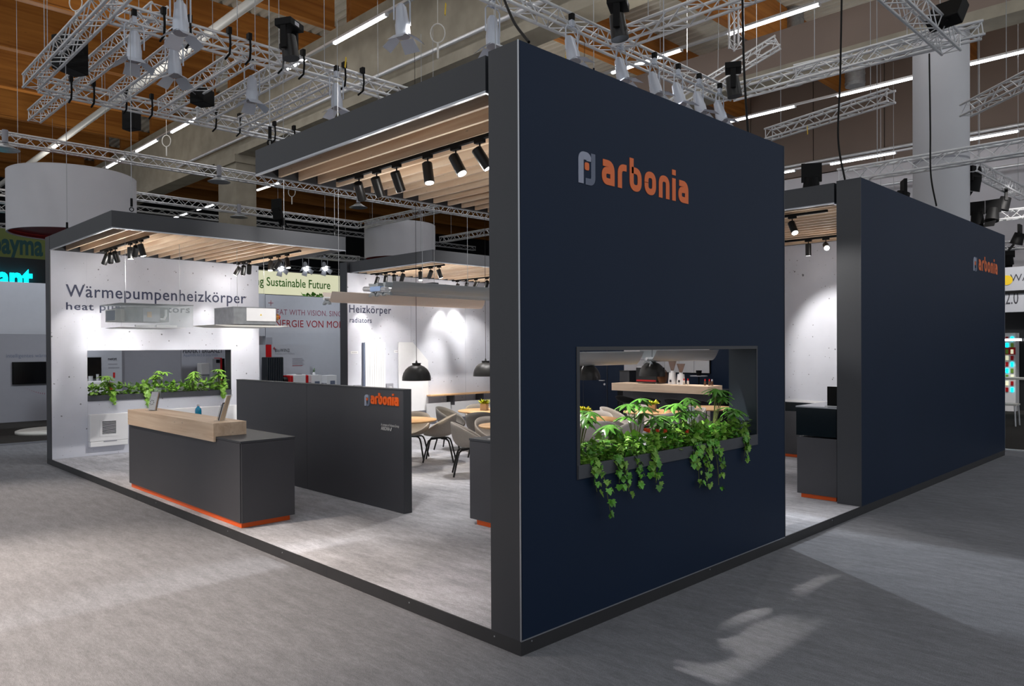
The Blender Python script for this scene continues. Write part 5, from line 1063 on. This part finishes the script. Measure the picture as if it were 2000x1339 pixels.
# ------------------------------------------------------------------ far side beyond the second navy wall
rc_ = part('side_carpet', MB().box(13.3, -9, .001, 24, 3, .02), M['darkcarpet']); tag(rc_, 'dark carpet beyond the end of the second navy wall', 'carpet'); part('carpet_edge', MB().box(13.2, -9, .001, 13.3, 3, .03), M['alu'], rc_)
bw = part('banner_wall', MB().box(22, -6, at(1980, 567, x=22).z, 22.2, 3, at(1980, 521, x=22).z), M['nblight']); tag(bw, 'white overhead banner with dark lettering past the second navy wall', 'banner')
def F22(px, py): a = at(px, py, x=22); return FX(22, a.y, a.z)
text('WATER', F22(1973, 549.5), .95, .20, M['inkd'], bw); part('gold_disc', MB().cyl((21.98, at(1967, 547, x=22).y, at(1967, 547, x=22).z), (22, at(1967, 547, x=22).y, at(1967, 547, x=22).z), .14, n=20), M['yellow'], bw)
b2 = part('number_wall', MB().box(21.5, -6, at(1980, 609, x=21.5).z, 21.7, 3, at(1980, 573, x=21.5).z), M['nblight']); tag(b2, 'pale wall with dark number below the white banner', 'sign'); a = at(1964, 594, x=21.5); text('2.0', FX(21.5, a.y, a.z), at(1989, 594, x=21.5).y*-1+a.y, .36, M['inkd'], b2)
part('dark_edge', MB().box(21.45, -6, at(1980, 573, x=21.5).z, 21.7, 3, at(1980, 568, x=21.5).z), M['black'], b2)
dk = part('dark_booth_wall', MB().box(23.5, -8, .02, 23.7, 4, at(1980, 600, x=23.5).z), M['void']); tag(dk, 'dark booth wall past the second navy wall', 'wall panel')
fg = thing('bottle_fridge', 'glowing drinks fridge past the second navy wall', 'fridge', (23, .0, .02)); a, b = at(1962, 650, x=22.9), at(1979, 800, x=22.9)
part('fridge_case', MB().box(22.95, b.y-.05, .02, 23.4, a.y+.4, a.z), M['white'], fg); part('fridge_header', MB().box(22.93, b.y-.05, at(1970, 692, x=22.9).z, 22.95, a.y+.4, at(1970, 678, x=22.9).z), M['red'], fg)
mb = {'cyan': MB(), 'leafl': MB(), 'paleglow': MB(), 'red': MB()}
for i in range(9):
    for j in range(5): list(mb.values())[(i*7+j*3) % 4].box(22.92, b.y+j*.13, .6+i*.19, 22.95, b.y+j*.13+.07, .6+i*.19+.13)
for k, m_ in mb.items(): part('bottle_row', m_, M[k], fg)['kind'] = 'stuff'
a = at(1962, 663.5, x=20); t = thing('tube_light', 'short lit tube light low past the second navy wall', 'light', (20, a.y, a.z)); part('tube_cover', MB().box(19.97, at(1996, 663, x=20).y, a.z-.03, 20.03, a.y, a.z+.03), M['emitw'], t); part('end_cap', MB().box(19.96, at(1996, 663, x=20).y-.05, a.z-.035, 20.04, at(1996, 663, x=20).y, a.z+.035), M['alu'], t)
for i, (px, py, h, l) in enumerate(((1985, 728, 1.05, 'tall white bar table past the second navy wall'), (1968, 795, .5, 'pale stool in front of the bar table past the navy wall'))):
    a = at(px, 815 if i == 0 else 830, z=.02); tb = thing('bar_table' if i == 0 else 'white_stool', l, 'table' if i == 0 else 'stool', (a.x, a.y, .02)); r_ = .45 if i == 0 else .22
    part('tabletop' if i == 0 else 'seat', MB().box(-r_, -r_, h, r_, r_, h+.04), M['offwhite'], tb, world=False)
    for sx in (-1, 1):
        for sy in (-1, 1): part('leg', MB().cyl((sx*r_*.85, sy*r_*.85, h), (sx*r_*.95, sy*r_*.95, 0), .018, n=8), M['alu'], tb, world=False)
